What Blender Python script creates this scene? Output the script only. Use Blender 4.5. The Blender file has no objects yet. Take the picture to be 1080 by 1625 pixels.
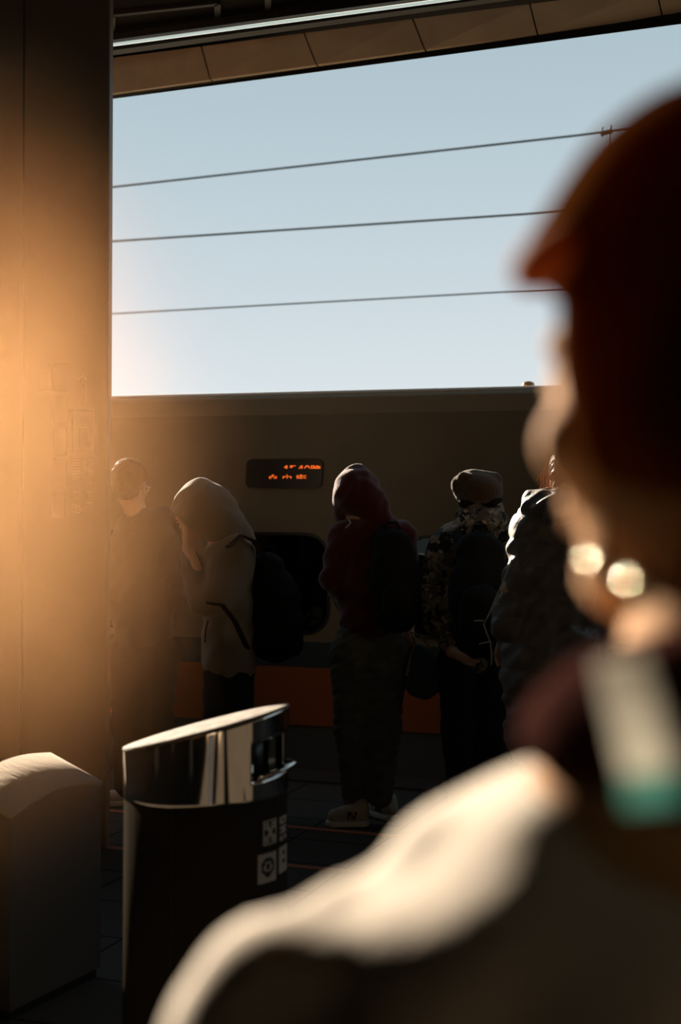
import bpy, bmesh, math, random
import numpy as np
from mathutils import Vector, Matrix

random.seed(4)
SC = bpy.context.scene
COL = SC.collection
R_ = math.radians

# ------------------------------------------------------------------ camera
FPX = 50.0 / 36.0 * 1625.0
CAM = Vector((0, 0, 1.52))
YAW, PITCH, ROLL = R_(20), R_(-0.32), R_(0.3)
F0 = Vector((-math.sin(YAW), math.cos(YAW), 0))
R0 = Vector((math.cos(YAW), math.sin(YAW), 0))
CF = (F0 * math.cos(PITCH) + Vector((0, 0, 1)) * math.sin(PITCH)).normalized()
U0 = R0.cross(CF)
CR = R0 * math.cos(ROLL) + U0 * math.sin(ROLL)
CU = U0 * math.cos(ROLL) - R0 * math.sin(ROLL)
cam_data = bpy.data.cameras.new('camera')
cam = bpy.data.objects.new('camera', cam_data); COL.objects.link(cam)
cam_data.sensor_fit = 'VERTICAL'; cam_data.sensor_height = 36; cam_data.sensor_width = 24; cam_data.lens = 50
cam_data.clip_start = 0.05; cam_data.clip_end = 500
cam_data.dof.use_dof = True; cam_data.dof.focus_distance = 5.8; cam_data.dof.aperture_fstop = 2.7
cam.matrix_world = Matrix(((CR.x, CU.x, -CF.x, CAM.x), (CR.y, CU.y, -CF.y, CAM.y), (CR.z, CU.z, -CF.z, CAM.z), (0, 0, 0, 1)))
SC.camera = cam

# ------------------------------------------------------------------ exposure, world, sun
vs = SC.view_settings
vs.view_transform = 'Standard'; vs.look = 'None'; vs.gamma = 1.0; vs.use_curve_mapping = False
vs.exposure = 0.0
SC.cycles.max_bounces = 6; SC.cycles.volume_bounces = 0
SC.cycles.transparent_max_bounces = 12
SC.cycles.sample_clamp_indirect = 3.0
SC.cycles.caustics_reflective = False; SC.cycles.caustics_refractive = False

world = bpy.data.worlds.new('sky'); SC.world = world; world.use_nodes = True
nt = world.node_tree; nt.nodes.clear()
tc = nt.nodes.new('ShaderNodeTexCoord'); sp = nt.nodes.new('ShaderNodeSeparateXYZ')
rp = nt.nodes.new('ShaderNodeValToRGB'); bg = nt.nodes.new('ShaderNodeBackground'); ow = nt.nodes.new('ShaderNodeOutputWorld')
nt.links.new(tc.outputs['Generated'], sp.inputs[0]); nt.links.new(sp.outputs['Z'], rp.inputs[0])
nt.links.new(rp.outputs[0], bg.inputs[0]); nt.links.new(bg.outputs[0], ow.inputs[0])
cr = rp.color_ramp
cr.elements[0].position = 0.0; cr.elements[0].color = (0.80, 0.85, 0.87, 1)
cr.elements[1].position = 0.07; cr.elements[1].color = (0.72, 0.79, 0.82, 1)
for p_, c_ in ((0.15, (0.60, 0.69, 0.74)), (0.24, (0.49, 0.60, 0.66)), (0.34, (0.40, 0.52, 0.58)), (1.0, (0.10, 0.17, 0.26))):
    e = cr.elements.new(p_); e.color = (*c_, 1)
cr.elements[0].position = 0.02
e = cr.elements.new(0.0); e.color = (0.03, 0.028, 0.025, 1)
bg.inputs[1].default_value = 1.0

SUN_AZ, SUN_EL = R_(27), R_(18.5)      # azimuth left of the view axis, elevation
hz = F0 * math.cos(SUN_AZ) - R0 * math.sin(SUN_AZ)
SUNDIR = (hz * math.cos(SUN_EL) + Vector((0, 0, 1)) * math.sin(SUN_EL)).normalized()
sl = bpy.data.lights.new('sun', 'SUN'); sl.energy = 18; sl.color = (1.0, 0.83, 0.64); sl.angle = R_(0.6)
so = bpy.data.objects.new('sun', sl); COL.objects.link(so)
so.rotation_euler = SUNDIR.to_track_quat('Z', 'Y').to_euler()

# ------------------------------------------------------------------ pixel helpers (survey of the photograph)
def ray(px, py):
    return CF + CR * ((px - 540) / FPX) - CU * ((py - 812.5) / FPX)
def at(px, py, d):
    return CAM + ray(px, py) * d
def on_z(px, py, z=0.0):
    r = ray(px, py); return CAM + r * ((z - CAM.z) / r.z)
def on_y(px, py, y):
    r = ray(px, py); return CAM + r * ((y - CAM.y) / r.y)

# ------------------------------------------------------------------ materials
MATS = {}
def mat(name, col, rough=0.6, metal=0.0, col2=None, nscale=8.0, bump=0.0, bscale=60.0, sheen=0.0, spec=0.5,
        transl=0.0, tcol=None, emit=None, estr=0.0, aniso=0.0, nlo=0.4, nhi=0.6, stretch=None):
    if name in MATS: return MATS[name]
    m = bpy.data.materials.new(name); m.use_nodes = True; MATS[name] = m
    t = m.node_tree; b = t.nodes['Principled BSDF']; out = t.nodes['Material Output']
    if rough >= .8: spec = min(spec, .12)
    b.inputs['Base Color'].default_value = (*col, 1); b.inputs['Roughness'].default_value = rough
    b.inputs['Metallic'].default_value = metal; b.inputs['Specular IOR Level'].default_value = spec
    if sheen: b.inputs['Sheen Weight'].default_value = sheen; b.inputs['Sheen Roughness'].default_value = 0.5
    if emit: b.inputs['Emission Color'].default_value = (*emit, 1); b.inputs['Emission Strength'].default_value = estr
    tcn = t.nodes.new('ShaderNodeTexCoord'); mp = t.nodes.new('ShaderNodeMapping')
    t.links.new(tcn.outputs['Object'], mp.inputs[0])
    if stretch: mp.inputs['Scale'].default_value = stretch
    if col2:
        n = t.nodes.new('ShaderNodeTexNoise'); n.inputs['Scale'].default_value = nscale; n.inputs['Detail'].default_value = 5
        r = t.nodes.new('ShaderNodeValToRGB'); r.color_ramp.elements[0].position = nlo; r.color_ramp.elements[1].position = nhi
        r.color_ramp.elements[0].color = (*col, 1); r.color_ramp.elements[1].color = (*col2, 1)
        t.links.new(mp.outputs[0], n.inputs['Vector']); t.links.new(n.outputs['Fac'], r.inputs[0]); t.links.new(r.outputs[0], b.inputs['Base Color'])
    if bump:
        n = t.nodes.new('ShaderNodeTexNoise'); n.inputs['Scale'].default_value = bscale; n.inputs['Detail'].default_value = 4
        bp = t.nodes.new('ShaderNodeBump'); bp.inputs['Strength'].default_value = bump; bp.inputs['Distance'].default_value = 0.01
        t.links.new(mp.outputs[0], n.inputs['Vector']); t.links.new(n.outputs['Fac'], bp.inputs['Height']); t.links.new(bp.outputs[0], b.inputs['Normal'])
    if transl:
        tr = t.nodes.new('ShaderNodeBsdfTranslucent'); tr.inputs[0].default_value = (*(tcol or col), 1)
        mx = t.nodes.new('ShaderNodeMixShader'); mx.inputs[0].default_value = transl
        t.links.new(b.outputs[0], mx.inputs[1]); t.links.new(tr.outputs[0], mx.inputs[2]); t.links.new(mx.outputs[0], out.inputs[0])
    return m

def camo_mat():
    m = bpy.data.materials.new('camo_cloth'); m.use_nodes = True; t = m.node_tree; b = t.nodes['Principled BSDF']
    b.inputs['Roughness'].default_value = 0.85
    tcn = t.nodes.new('ShaderNodeTexCoord')
    prev = None
    cols = [(0.11, 0.10, 0.065), (0.24, 0.21, 0.14), (0.42, 0.38, 0.29), (0.015, 0.014, 0.012)]
    base = t.nodes.new('ShaderNodeRGB'); base.outputs[0].default_value = (*cols[0], 1); prev = base.outputs[0]
    for i, (c, s, th) in enumerate(((cols[1], 11, .5), (cols[2], 15, .56), (cols[3], 20, .53))):
        n = t.nodes.new('ShaderNodeTexNoise'); n.inputs['Scale'].default_value = s; n.inputs['Detail'].default_value = 3; n.inputs['Roughness'].default_value = .65
        mp = t.nodes.new('ShaderNodeMapping'); mp.inputs['Location'].default_value = (i * 3.3, i * 1.7, i)
        t.links.new(tcn.outputs['Object'], mp.inputs[0]); t.links.new(mp.outputs[0], n.inputs['Vector'])
        g = t.nodes.new('ShaderNodeMath'); g.operation = 'GREATER_THAN'; g.inputs[1].default_value = th; t.links.new(n.outputs['Fac'], g.inputs[0])
        mx = t.nodes.new('ShaderNodeMixRGB'); t.links.new(g.outputs[0], mx.inputs[0]); t.links.new(prev, mx.inputs[1]); mx.inputs[2].default_value = (*c, 1); prev = mx.outputs[0]
    t.links.new(prev, b.inputs['Base Color']); return m

def tile_mat():
    m = bpy.data.materials.new('dark_floor_tiles'); m.use_nodes = True; t = m.node_tree; b = t.nodes['Principled BSDF']
    tcn = t.nodes.new('ShaderNodeTexCoord'); br = t.nodes.new('ShaderNodeTexBrick')
    br.offset = 0.0; br.squash = 1.0
    br.inputs['Scale'].default_value = 1.0; br.inputs['Brick Width'].default_value = 0.4; br.inputs['Row Height'].default_value = 0.4
    br.inputs['Mortar Size'].default_value = 0.006; br.inputs['Mortar Smooth'].default_value = 0.2
    br.inputs['Color1'].default_value = (0.080, 0.066, 0.050, 1); br.inputs['Color2'].default_value = (0.068, 0.056, 0.043, 1); br.inputs['Mortar'].default_value = (0.004, 0.004, 0.004, 1)
    t.links.new(tcn.outputs['Object'], br.inputs['Vector']); t.links.new(br.outputs['Color'], b.inputs['Base Color'])
    n = t.nodes.new('ShaderNodeTexNoise'); n.inputs['Scale'].default_value = 90
    bp = t.nodes.new('ShaderNodeBump'); bp.inputs['Strength'].default_value = 0.2; bp.inputs['Distance'].default_value = 0.002
    t.links.new(n.outputs['Fac'], bp.inputs['Height']); t.links.new(bp.outputs[0], b.inputs['Normal'])
    b.inputs['Roughness'].default_value = 0.8; b.inputs['Specular IOR Level'].default_value = .15
    return m

def glass_mat():
    m = bpy.data.materials.new('window_glass'); m.use_nodes = True; t = m.node_tree; t.nodes.clear()
    o = t.nodes.new('ShaderNodeOutputMaterial'); a = t.nodes.new('ShaderNodeBsdfTransparent'); a.inputs[0].default_value = (0.62, 0.74, 0.74, 1)
    g = t.nodes.new('ShaderNodeBsdfGlossy'); g.inputs['Roughness'].default_value = 0.02
    f = t.nodes.new('ShaderNodeFresnel'); f.inputs[0].default_value = 1.5
    mx = t.nodes.new('ShaderNodeMixShader'); t.links.new(f.outputs[0], mx.inputs[0]); t.links.new(a.outputs[0], mx.inputs[1]); t.links.new(g.outputs[0], mx.inputs[2]); t.links.new(mx.outputs[0], o.inputs[0])
    return m

M_floor = tile_mat()
M_glass = glass_mat()
M_camo = camo_mat()
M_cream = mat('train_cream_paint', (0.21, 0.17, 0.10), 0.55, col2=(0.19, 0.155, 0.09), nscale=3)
M_navy = mat('train_navy_paint', (0.030, 0.042, 0.045), 0.5)
M_orange = mat('train_orange_paint', (0.36, 0.09, 0.02), 0.5)
M_skirt = mat('train_grey_skirt', (0.09, 0.095, 0.085), 0.6)
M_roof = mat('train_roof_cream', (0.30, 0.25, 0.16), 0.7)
M_gutter = mat('pale_metal_trim', (0.80, 0.82, 0.80), 0.5, 0.0)
M_black = mat('black_plastic', (0.012, 0.013, 0.012), 0.35)
M_led = mat('orange_led', (0.2, 0.02, 0.0), 0.5, emit=(1.0, 0.15, 0.02), estr=0.95)
M_steel = mat('brushed_steel', (0.62, 0.59, 0.54), 0.38, 1.0, bump=0.25, bscale=40, stretch=(1, 1, 0.05))
M_lid = mat('hammered_steel_lid', (0.27, 0.24, 0.205), 0.75, 0.0, col2=(.15, .13, .11), nscale=22, bump=0.6, bscale=40, spec=.06)
M_chrome = mat('polished_chrome', (0.80, 0.76, 0.70), 0.06, 1.0)
M_bin = mat('dark_bin_steel', (0.035, 0.03, 0.023), 0.75, 0.0, spec=.0, bump=0.1, bscale=30, stretch=(1, 1, 0.05))
M_column = mat('column_cladding', (0.17, 0.12, 0.08), 0.6, col2=(0.15, 0.105, 0.07), nscale=2)
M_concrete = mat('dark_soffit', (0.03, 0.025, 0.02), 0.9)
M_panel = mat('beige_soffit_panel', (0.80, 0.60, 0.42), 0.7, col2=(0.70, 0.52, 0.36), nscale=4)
M_wall = mat('dark_blocker_wall', (0.03, 0.026, 0.02), 0.8)
M_wire = mat('wire_dark', (0.02, 0.04, 0.035), 0.5)
M_skin = mat('skin', (0.62, 0.38, 0.25), 0.5, bump=0.05, bscale=200)
M_hair = mat('dark_hair', (0.030, 0.014, 0.006), 0.7, spec=0.12, transl=0.25, tcol=(0.35, 0.10, 0.02))
M_hairb = mat('reddish_brown_hair', (0.30, 0.13, 0.05), 0.4, transl=0.3, tcol=(0.6, 0.25, 0.08))
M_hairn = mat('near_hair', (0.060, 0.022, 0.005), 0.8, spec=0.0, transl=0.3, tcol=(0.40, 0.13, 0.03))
M_skinn = mat('near_skin', (0.46, 0.24, 0.105), 0.8, spec=.1)
M_white = mat('white_plastic', (0.75, 0.73, 0.68), 0.5)
M_sticker = mat('pale_sticker', (0.42, 0.40, 0.36), 0.5)
M_signfaint = mat('faded_sign_print', (0.42, 0.36, 0.30), 0.6)
M_gap = mat('gap_glow', (0.8, 0.85, 0.8), 0.5, emit=(0.72, 0.86, 0.80), estr=0.62)  # emission stands in for a sky-bright canopy gap
M_lineo = mat('orange_floor_line', (0.42, 0.12, 0.04), 0.7)
M_lampoff = mat('beige_recessed_panel', (0.42, 0.32, 0.19), 0.6)

# ------------------------------------------------------------------ mesh helpers
def link(name, me, m=None, parent=None, smooth=False):
    o = bpy.data.objects.new(name, me); COL.objects.link(o)
    if m: me.materials.append(m)
    if smooth:
        me.polygons.foreach_set('use_smooth', np.ones(len(me.polygons), dtype=bool))
    if parent: o.parent = parent
    return o
def obj(name, bm, m=None, parent=None, smooth=False, bevel=0.0):
    bmesh.ops.recalc_face_normals(bm, faces=bm.faces)
    me = bpy.data.meshes.new(name); bm.to_mesh(me); bm.free()
    o = link(name, me, m, parent, smooth)
    if bevel:
        md = o.modifiers.new('bevel', 'BEVEL'); md.width = bevel; md.segments = 2; md.limit_method = 'ANGLE'
    return o
def tag(o, label=None, cat=None, group=None, kind=None):
    if label: o['label'] = label
    if cat: o['category'] = cat
    if group: o['group'] = group
    if kind: o['kind'] = kind
    return o
def empty(name, loc, rz=0.0):
    o = bpy.data.objects.new(name, None); COL.objects.link(o); o.location = loc; o.rotation_euler = (0, 0, rz); o.empty_display_size = 0.1
    return o
def add_box(bm, lo, hi):
    vs_ = [bm.verts.new((x, y, z)) for x in (lo[0], hi[0]) for y in (lo[1], hi[1]) for z in (lo[2], hi[2])]
    for f in ((0, 1, 3, 2), (4, 6, 7, 5), (0, 4, 5, 1), (2, 3, 7, 6), (0, 2, 6, 4), (1, 5, 7, 3)): bm.faces.new([vs_[i] for i in f])
def add_prism(bm, pts, lowf, highf):
    """closed outline pts [(u,v)] mapped by two functions to two 3-D outlines and joined"""
    a = [bm.verts.new(lowf(*p)) for p in pts]; b = [bm.verts.new(highf(*p)) for p in pts]
    n = len(pts)
    bm.faces.new(a[::-1]); bm.faces.new(b)
    for i in range(n): bm.faces.new((a[i], a[(i + 1) % n], b[(i + 1) % n], b[i]))
def add_tube(bm, pts, r, n=10, cap=True):
    pts = [Vector(p) for p in pts]; rs = r if isinstance(r, (list, tuple)) else [r] * len(pts)
    rings = []; ref = None
    for i, p in enumerate(pts):
        t = (pts[min(i + 1, len(pts) - 1)] - pts[max(i - 1, 0)]).normalized()
        if ref is None:
            ref = t.orthogonal().normalized()
        ref = (ref - t * ref.dot(t)).normalized(); q = t.cross(ref)
        rings.append([bm.verts.new(p + (ref * math.cos(2 * math.pi * k / n) + q * math.sin(2 * math.pi * k / n)) * rs[i]) for k in range(n)])
    for a, b in zip(rings, rings[1:]):
        for k in range(n): bm.faces.new((a[k], a[(k + 1) % n], b[(k + 1) % n], b[k]))
    if cap: bm.faces.new(rings[0][::-1]); bm.faces.new(rings[-1])
def rrect(x0, x1, z0, z1, r, n=6):
    out = []
    for cx, cz, a0 in ((x1 - r, z1 - r, 0), (x0 + r, z1 - r, 90), (x0 + r, z0 + r, 180), (x1 - r, z0 + r, 270)):
        for k in range(n + 1):
            a = R_(a0 + 90 * k / n); out.append((cx + r * math.cos(a), cz + r * math.sin(a)))
    return out
def ribbon(bm, pts, w, th, side):
    """flat strap of width w and thickness th through pts; side = list of width directions"""
    pts = [Vector(p) for p in pts]; rows = []
    for i, p in enumerate(pts):
        t = (pts[min(i + 1, len(pts) - 1)] - pts[max(i - 1, 0)]).normalized()
        s = Vector(side[i] if isinstance(side, list) else side); s = (s - t * s.dot(t)).normalized(); n = t.cross(s)
        rows.append([bm.verts.new(p + s * w / 2 + n * th / 2), bm.verts.new(p - s * w / 2 + n * th / 2), bm.verts.new(p - s * w / 2 - n * th / 2), bm.verts.new(p + s * w / 2 - n * th / 2)])
    for a, b in zip(rows, rows[1:]):
        for k in range(4): bm.faces.new((a[k], a[(k + 1) % 4], b[(k + 1) % 4], b[k]))
    bm.faces.new(rows[0][::-1]); bm.faces.new(rows[-1])

# ------------------------------------------------------------------ organic surfaces: distance fields meshed with surface nets
class Field:
    def __init__(s): s.p = []
    def cap(s, a, b, ra, rb=None, k=0.03, op='+', sc=(1, 1, 1)):
        s.p.append(('cap', Vector(a), Vector(b), ra, ra if rb is None else rb, k, op, sc)); return s
    def ell(s, c, r, k=0.03, op='+', rot=None):
        s.p.append(('ell', Vector(c), tuple(r), rot or Matrix.Identity(3), k, op)); return s
    def chain(s, pts, k=0.03, sc=(1, 1, 1)):
        for a, b in zip(pts, pts[1:]): s.cap(a[:3], b[:3], a[3], b[3], k, sc=sc)
        return s
    def mesh(s, name, h, m, parent, disp=None, cut=None):
        lo = np.full(3, 1e9); hi = -lo; boxes = []
        for q in s.p:
            if q[0] == 'cap':
                a, b = np.array(q[1]), np.array(q[2]); r = max(q[3], q[4]) * np.array(q[7])
                l, u = np.minimum(a, b) - r, np.maximum(a, b) + r; op = q[6]
            else:
                c = np.array(q[1]); r = np.array([max(q[2])] * 3) if q[3] != Matrix.Identity(3) else np.array(q[2]); l, u = c - r, c + r; op = q[5]
            boxes.append((l, u))
            if op == '+': lo = np.minimum(lo, l); hi = np.maximum(hi, u)
        lo -= 0.03 + 2 * h; hi += 0.03 + 2 * h
        n = np.ceil((hi - lo) / h).astype(int) + 1
        D = np.full(tuple(n), 0.5, dtype=np.float32)
        for q, (l, u) in zip(s.p, boxes):
            k = q[5] if q[0] == 'cap' else q[4]
            op = q[6] if q[0] == 'cap' else q[5]
            mg = k + 0.03 + 2 * h
            i0 = np.clip(np.floor((l - mg - lo) / h).astype(int), 0, n - 1); i1 = np.clip(np.ceil((u + mg - lo) / h).astype(int) + 1, 1, n)
            if (i1 <= i0).any(): continue
            X, Y, Z = np.meshgrid(*[(lo[j] + h * np.arange(i0[j], i1[j])).astype(np.float32) for j in range(3)], indexing='ij')
            if q[0] == 'cap':
                sx, sy, sz = q[7]; a = np.array(q[1]); b = np.array(q[2])
                ax, ay, az = (X - a[0]) / sx, (Y - a[1]) / sy, (Z - a[2]) / sz
                v = (b - a) / np.array(q[7]); L2 = max(float(v @ v), 1e-9)
                t = np.clip((ax * v[0] + ay * v[1] + az * v[2]) / L2, 0, 1)
                d = np.sqrt((ax - t * v[0]) ** 2 + (ay - t * v[1]) ** 2 + (az - t * v[2]) ** 2) - (q[3] + (q[4] - q[3]) * t)
                d = d * min(sx, sy, sz)
            else:
                c = np.array(q[1]); M = np.array(q[3]).T
                px, py, pz = X - c[0], Y - c[1], Z - c[2]
                lx = M[0, 0] * px + M[0, 1] * py + M[0, 2] * pz; ly = M[1, 0] * px + M[1, 1] * py + M[1, 2] * pz; lz = M[2, 0] * px + M[2, 1] * py + M[2, 2] * pz
                rx, ry, rz = q[2]
                k0 = np.sqrt((lx / rx) ** 2 + (ly / ry) ** 2 + (lz / rz) ** 2); k1 = np.sqrt((lx / rx ** 2) ** 2 + (ly / ry ** 2) ** 2 + (lz / rz ** 2) ** 2) + 1e-6
                d = k0 * (k0 - 1.0) / k1
                d = np.where(k0 < 0.05, -min(q[2]), d)
            S = D[i0[0]:i1[0], i0[1]:i1[1], i0[2]:i1[2]]
            if op == '+':
                hh = np.clip(0.5 + 0.5 * (S - d) / k, 0, 1); S[...] = S * (1 - hh) + d * hh - k * hh * (1 - hh)
            else:
                hh = np.clip(0.5 - 0.5 * (S + d) / k, 0, 1); S[...] = S * (1 - hh) - d * hh + k * hh * (1 - hh)
        if disp or cut:
            nz = np.abs(D) < 0.12 if not cut else np.ones_like(D, dtype=bool)
            I = np.nonzero(nz); P = [lo[j] + h * I[j].astype(np.float32) for j in range(3)]
            if disp: D[I] = D[I] + disp(*P)
            if cut: D[I] = np.maximum(D[I], cut(*P))
        me = nets(D, lo, h, name)
        return link(name, me, m, parent, True)

def nets(D, lo, h, name):
    n = np.array(D.shape); ins = D < 0
    c = np.zeros(n - 1, dtype=np.int8)
    for i in (0, 1):
        for j in (0, 1):
            for k in (0, 1): c += ins[i:n[0] - 1 + i, j:n[1] - 1 + j, k:n[2] - 1 + k]
    act = (c > 0) & (c < 8); I = np.nonzero(act); idx = np.full(n - 1, -1, dtype=np.int64); idx[I] = np.arange(len(I[0]))
    base = np.stack(I, 1).astype(np.float32); acc = np.zeros_like(base); cnt = np.zeros(len(base), dtype=np.float32)
    cor = {(i, j, k): D[I[0] + i, I[1] + j, I[2] + k] for i in (0, 1) for j in (0, 1) for k in (0, 1)}
    for a in range(3):
        for u in (0, 1):
            for v in (0, 1):
                p = [0, 0, 0]; o = [x for x in range(3) if x != a]; p[o[0]] = u; p[o[1]] = v; q = list(p); q[a] = 1
                da, db = cor[tuple(p)], cor[tuple(q)]; s = (da < 0) != (db < 0)
                t = np.where(s, da / np.where(s, da - db, 1), 0); w = s.astype(np.float32)
                for x in range(3): acc[:, x] += w * (t if x == a else p[x])
                cnt += w
    V = lo + h * (base + acc / cnt[:, None]); faces = []
    for a in range(3):
        o = [(a + 1) % 3, (a + 2) % 3]
        s0 = [slice(0, n[x]) for x in range(3)]; s1 = list(s0); s0[a] = slice(0, n[a] - 1); s1[a] = slice(1, n[a])
        A, B = ins[tuple(s0)], ins[tuple(s1)]
        E = np.stack(np.nonzero(A != B), 1)
        ok = (E[:, o[0]] > 0) & (E[:, o[1]] > 0) & (E[:, o[0]] < n[o[0]] - 1) & (E[:, o[1]] < n[o[1]] - 1); E = E[ok]
        if not len(E): continue
        fl = A[tuple(E.T)]
        def cell(du, dv):
            C_ = E.copy(); C_[:, o[0]] -= du; C_[:, o[1]] -= dv; return idx[tuple(C_.T)]
        q = np.stack([cell(1, 1), cell(0, 1), cell(0, 0), cell(1, 0)], 1)
        q[~fl] = q[~fl][:, ::-1]; faces.append(q)
    Fq = np.concatenate(faces); Fq = Fq[(Fq >= 0).all(1)]
    me = bpy.data.meshes.new(name)
    me.vertices.add(len(V)); me.vertices.foreach_set('co', V.astype(np.float32).ravel())
    me.loops.add(len(Fq) * 4); me.loops.foreach_set('vertex_index', Fq.astype(np.int32).ravel())
    me.polygons.add(len(Fq)); me.polygons.foreach_set('loop_start', np.arange(0, len(Fq) * 4, 4, dtype=np.int32))
    me.polygons.foreach_set('loop_total', np.full(len(Fq), 4, dtype=np.int32))
    me.update(calc_edges=True)
    return me

def folds(amp, freq, seed=0.0, zf=1.0):
    def f(x, y, z):
        a = np.sin(freq * (x * 0.9 + y * 0.7 + z * 0.5 * zf) + 2.1 * np.sin(freq * 0.45 * (z * zf - x) + seed) + seed)
        b = np.sin(freq * 1.7 * (z * zf * 0.8 - x * 0.6 + y * 0.4) + 1.7 * np.sin(freq * 0.6 * (x + y) + 1.3 + seed))
        return amp * (0.6 * a + 0.4 * b)
    return f
def quilt(amp, pitch, amp2=0.003):
    g = folds(amp2, 45, 1.0)
    return lambda x, y, z: amp * (1 - np.abs(np.sin(math.pi * (z + 0.02 * np.sin(9 * x)) / pitch)) ** 0.5) + g(x, y, z)

def add_head(f, c, rot, s=1.0):
    """head of a person: face towards local +y of rot, crown towards +z"""
    c = Vector(c)
    def P(x, y, z): return c + rot @ Vector((x, y, z)) * s
    def E(x, y, z, r, k=0.02, op='+'): f.ell(P(x, y, z), tuple(v * s for v in r), k, op, rot)
    E(0, -.012, .045, (.076, .097, .086)); E(0, .03, -.02, (.063, .066, .086))
    f.cap(P(0, .02, -.055), P(0, .055, -.088), .046 * s, .024 * s, .02)
    f.cap(P(-.048, .0, -.05), P(-.02, .06, -.09), .02 * s, .016 * s, .02); f.cap(P(.048, .0, -.05), P(.02, .06, -.09), .02 * s, .016 * s, .02)
    f.cap(P(-.03, .082, .026), P(.03, .082, .026), .011 * s, k=.012)
    for sx in (-1, 1):
        E(sx * .03, .097, .008, (.018, .013, .012), .01, '-'); E(sx * .03, .079, .006, (.0125, .0125, .0125), .003)
        E(sx * .046, .062, -.025, (.022, .02, .018), .02)
        f.ell(P(sx * .079, -.008, .0), (.008 * s, .019 * s, .032 * s), .008, '+', rot @ Matrix.Rotation(R_(sx * -18), 3, 'Z'))
        f.ell(P(sx * .087, -.003, .004), (.004 * s, .010 * s, .018 * s), .004, '-', rot)
    f.cap(P(0, .088, .014), P(0, .110, -.024), .008 * s, .012 * s, .01); E(-.012, .1, -.028, (.008, .01, .007), .008); E(.012, .1, -.028, (.008, .01, .007), .008)
    E(0, .093, -.052, (.024, .011, .006), .006); E(0, .091, -.063, (.021, .011, .007), .006)
    E(0, .078, -.092, (.02, .018, .016), .015)
def add_hand(f, w, d, side, s=1.0, curl=0.6):
    """hand from wrist w, pointing along d; side = thumb direction; palm normal = d x side. Five separate fingers curled towards the palm normal."""
    w = Vector(w); d = Vector(d).normalized(); side = Vector(side); side = (side - d * side.dot(d)).normalized(); n = d.cross(side)
    f.cap(w, w + d * .075 * s, .022 * s, .026 * s, .015); f.cap(w + d * .04 * s + side * .012 * s, w + d * .08 * s + side * .022 * s, .02 * s, .014 * s, .012)
    f.cap(w + d * .04 * s - side * .012 * s, w + d * .078 * s - side * .026 * s, .02 * s, .013 * s, .012)
    for i, (o, L) in enumerate(((.030, .070), (.010, .078), (-.010, .072), (-.030, .056))):
        p = w + d * (.088 - abs(o) * .12) * s + side * o * s; ang = curl * (0.35 + .06 * i); dirv = d
        for j, (fr, r) in enumerate(((.45, .0088), (.30, .008), (.25, .0072))):
            a = ang * (1.0 + 1.25 * j); dirv = d * math.cos(a) + n * math.sin(a)
            q = p + dirv * L * fr * s; f.cap(p, q, r * s, (r - .0006) * s, .004); p = q
    p = w + d * .028 * s + side * .024 * s
    for L, r, tt in ((.042, .013, .9), (.032, .010, .5), (.026, .009, .25)):
        dirv = (d * (1.0) + side * tt + n * curl * .5).normalized(); q = p + dirv * L * s; f.cap(p, q, r * s, (r - .001) * s, .006); p = q

def rotm(yaw=0, pitch=0, roll=0):
    return (Matrix.Rotation(R_(yaw), 3, 'Z') @ Matrix.Rotation(R_(pitch), 3, 'X') @ Matrix.Rotation(R_(roll), 3, 'Y'))

class Figure:
    """local frame of a figure: origin on the floor, x to the right of the queue line of sight, y away, z up"""
    def __init__(s, name, px, d, label, cat='person', group=None):
        o = at(px, 800, d); s.o = Vector((o.x, o.y, 0)); s.d = d; s.e = empty(name, s.o, YAW); s.Ri = Matrix.Rotation(-YAW, 3, 'Z')
        tag(s.e, label, cat, group)
        s.u = d / FPX
    def L(s, px, py, yo=0.0): return s.Ri @ (at(px, py, s.d + yo) - s.o)
    def q(s, px, py, yo, rpx): v = s.L(px, py, yo); return (v.x, v.y, v.z, rpx * s.u)

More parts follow.
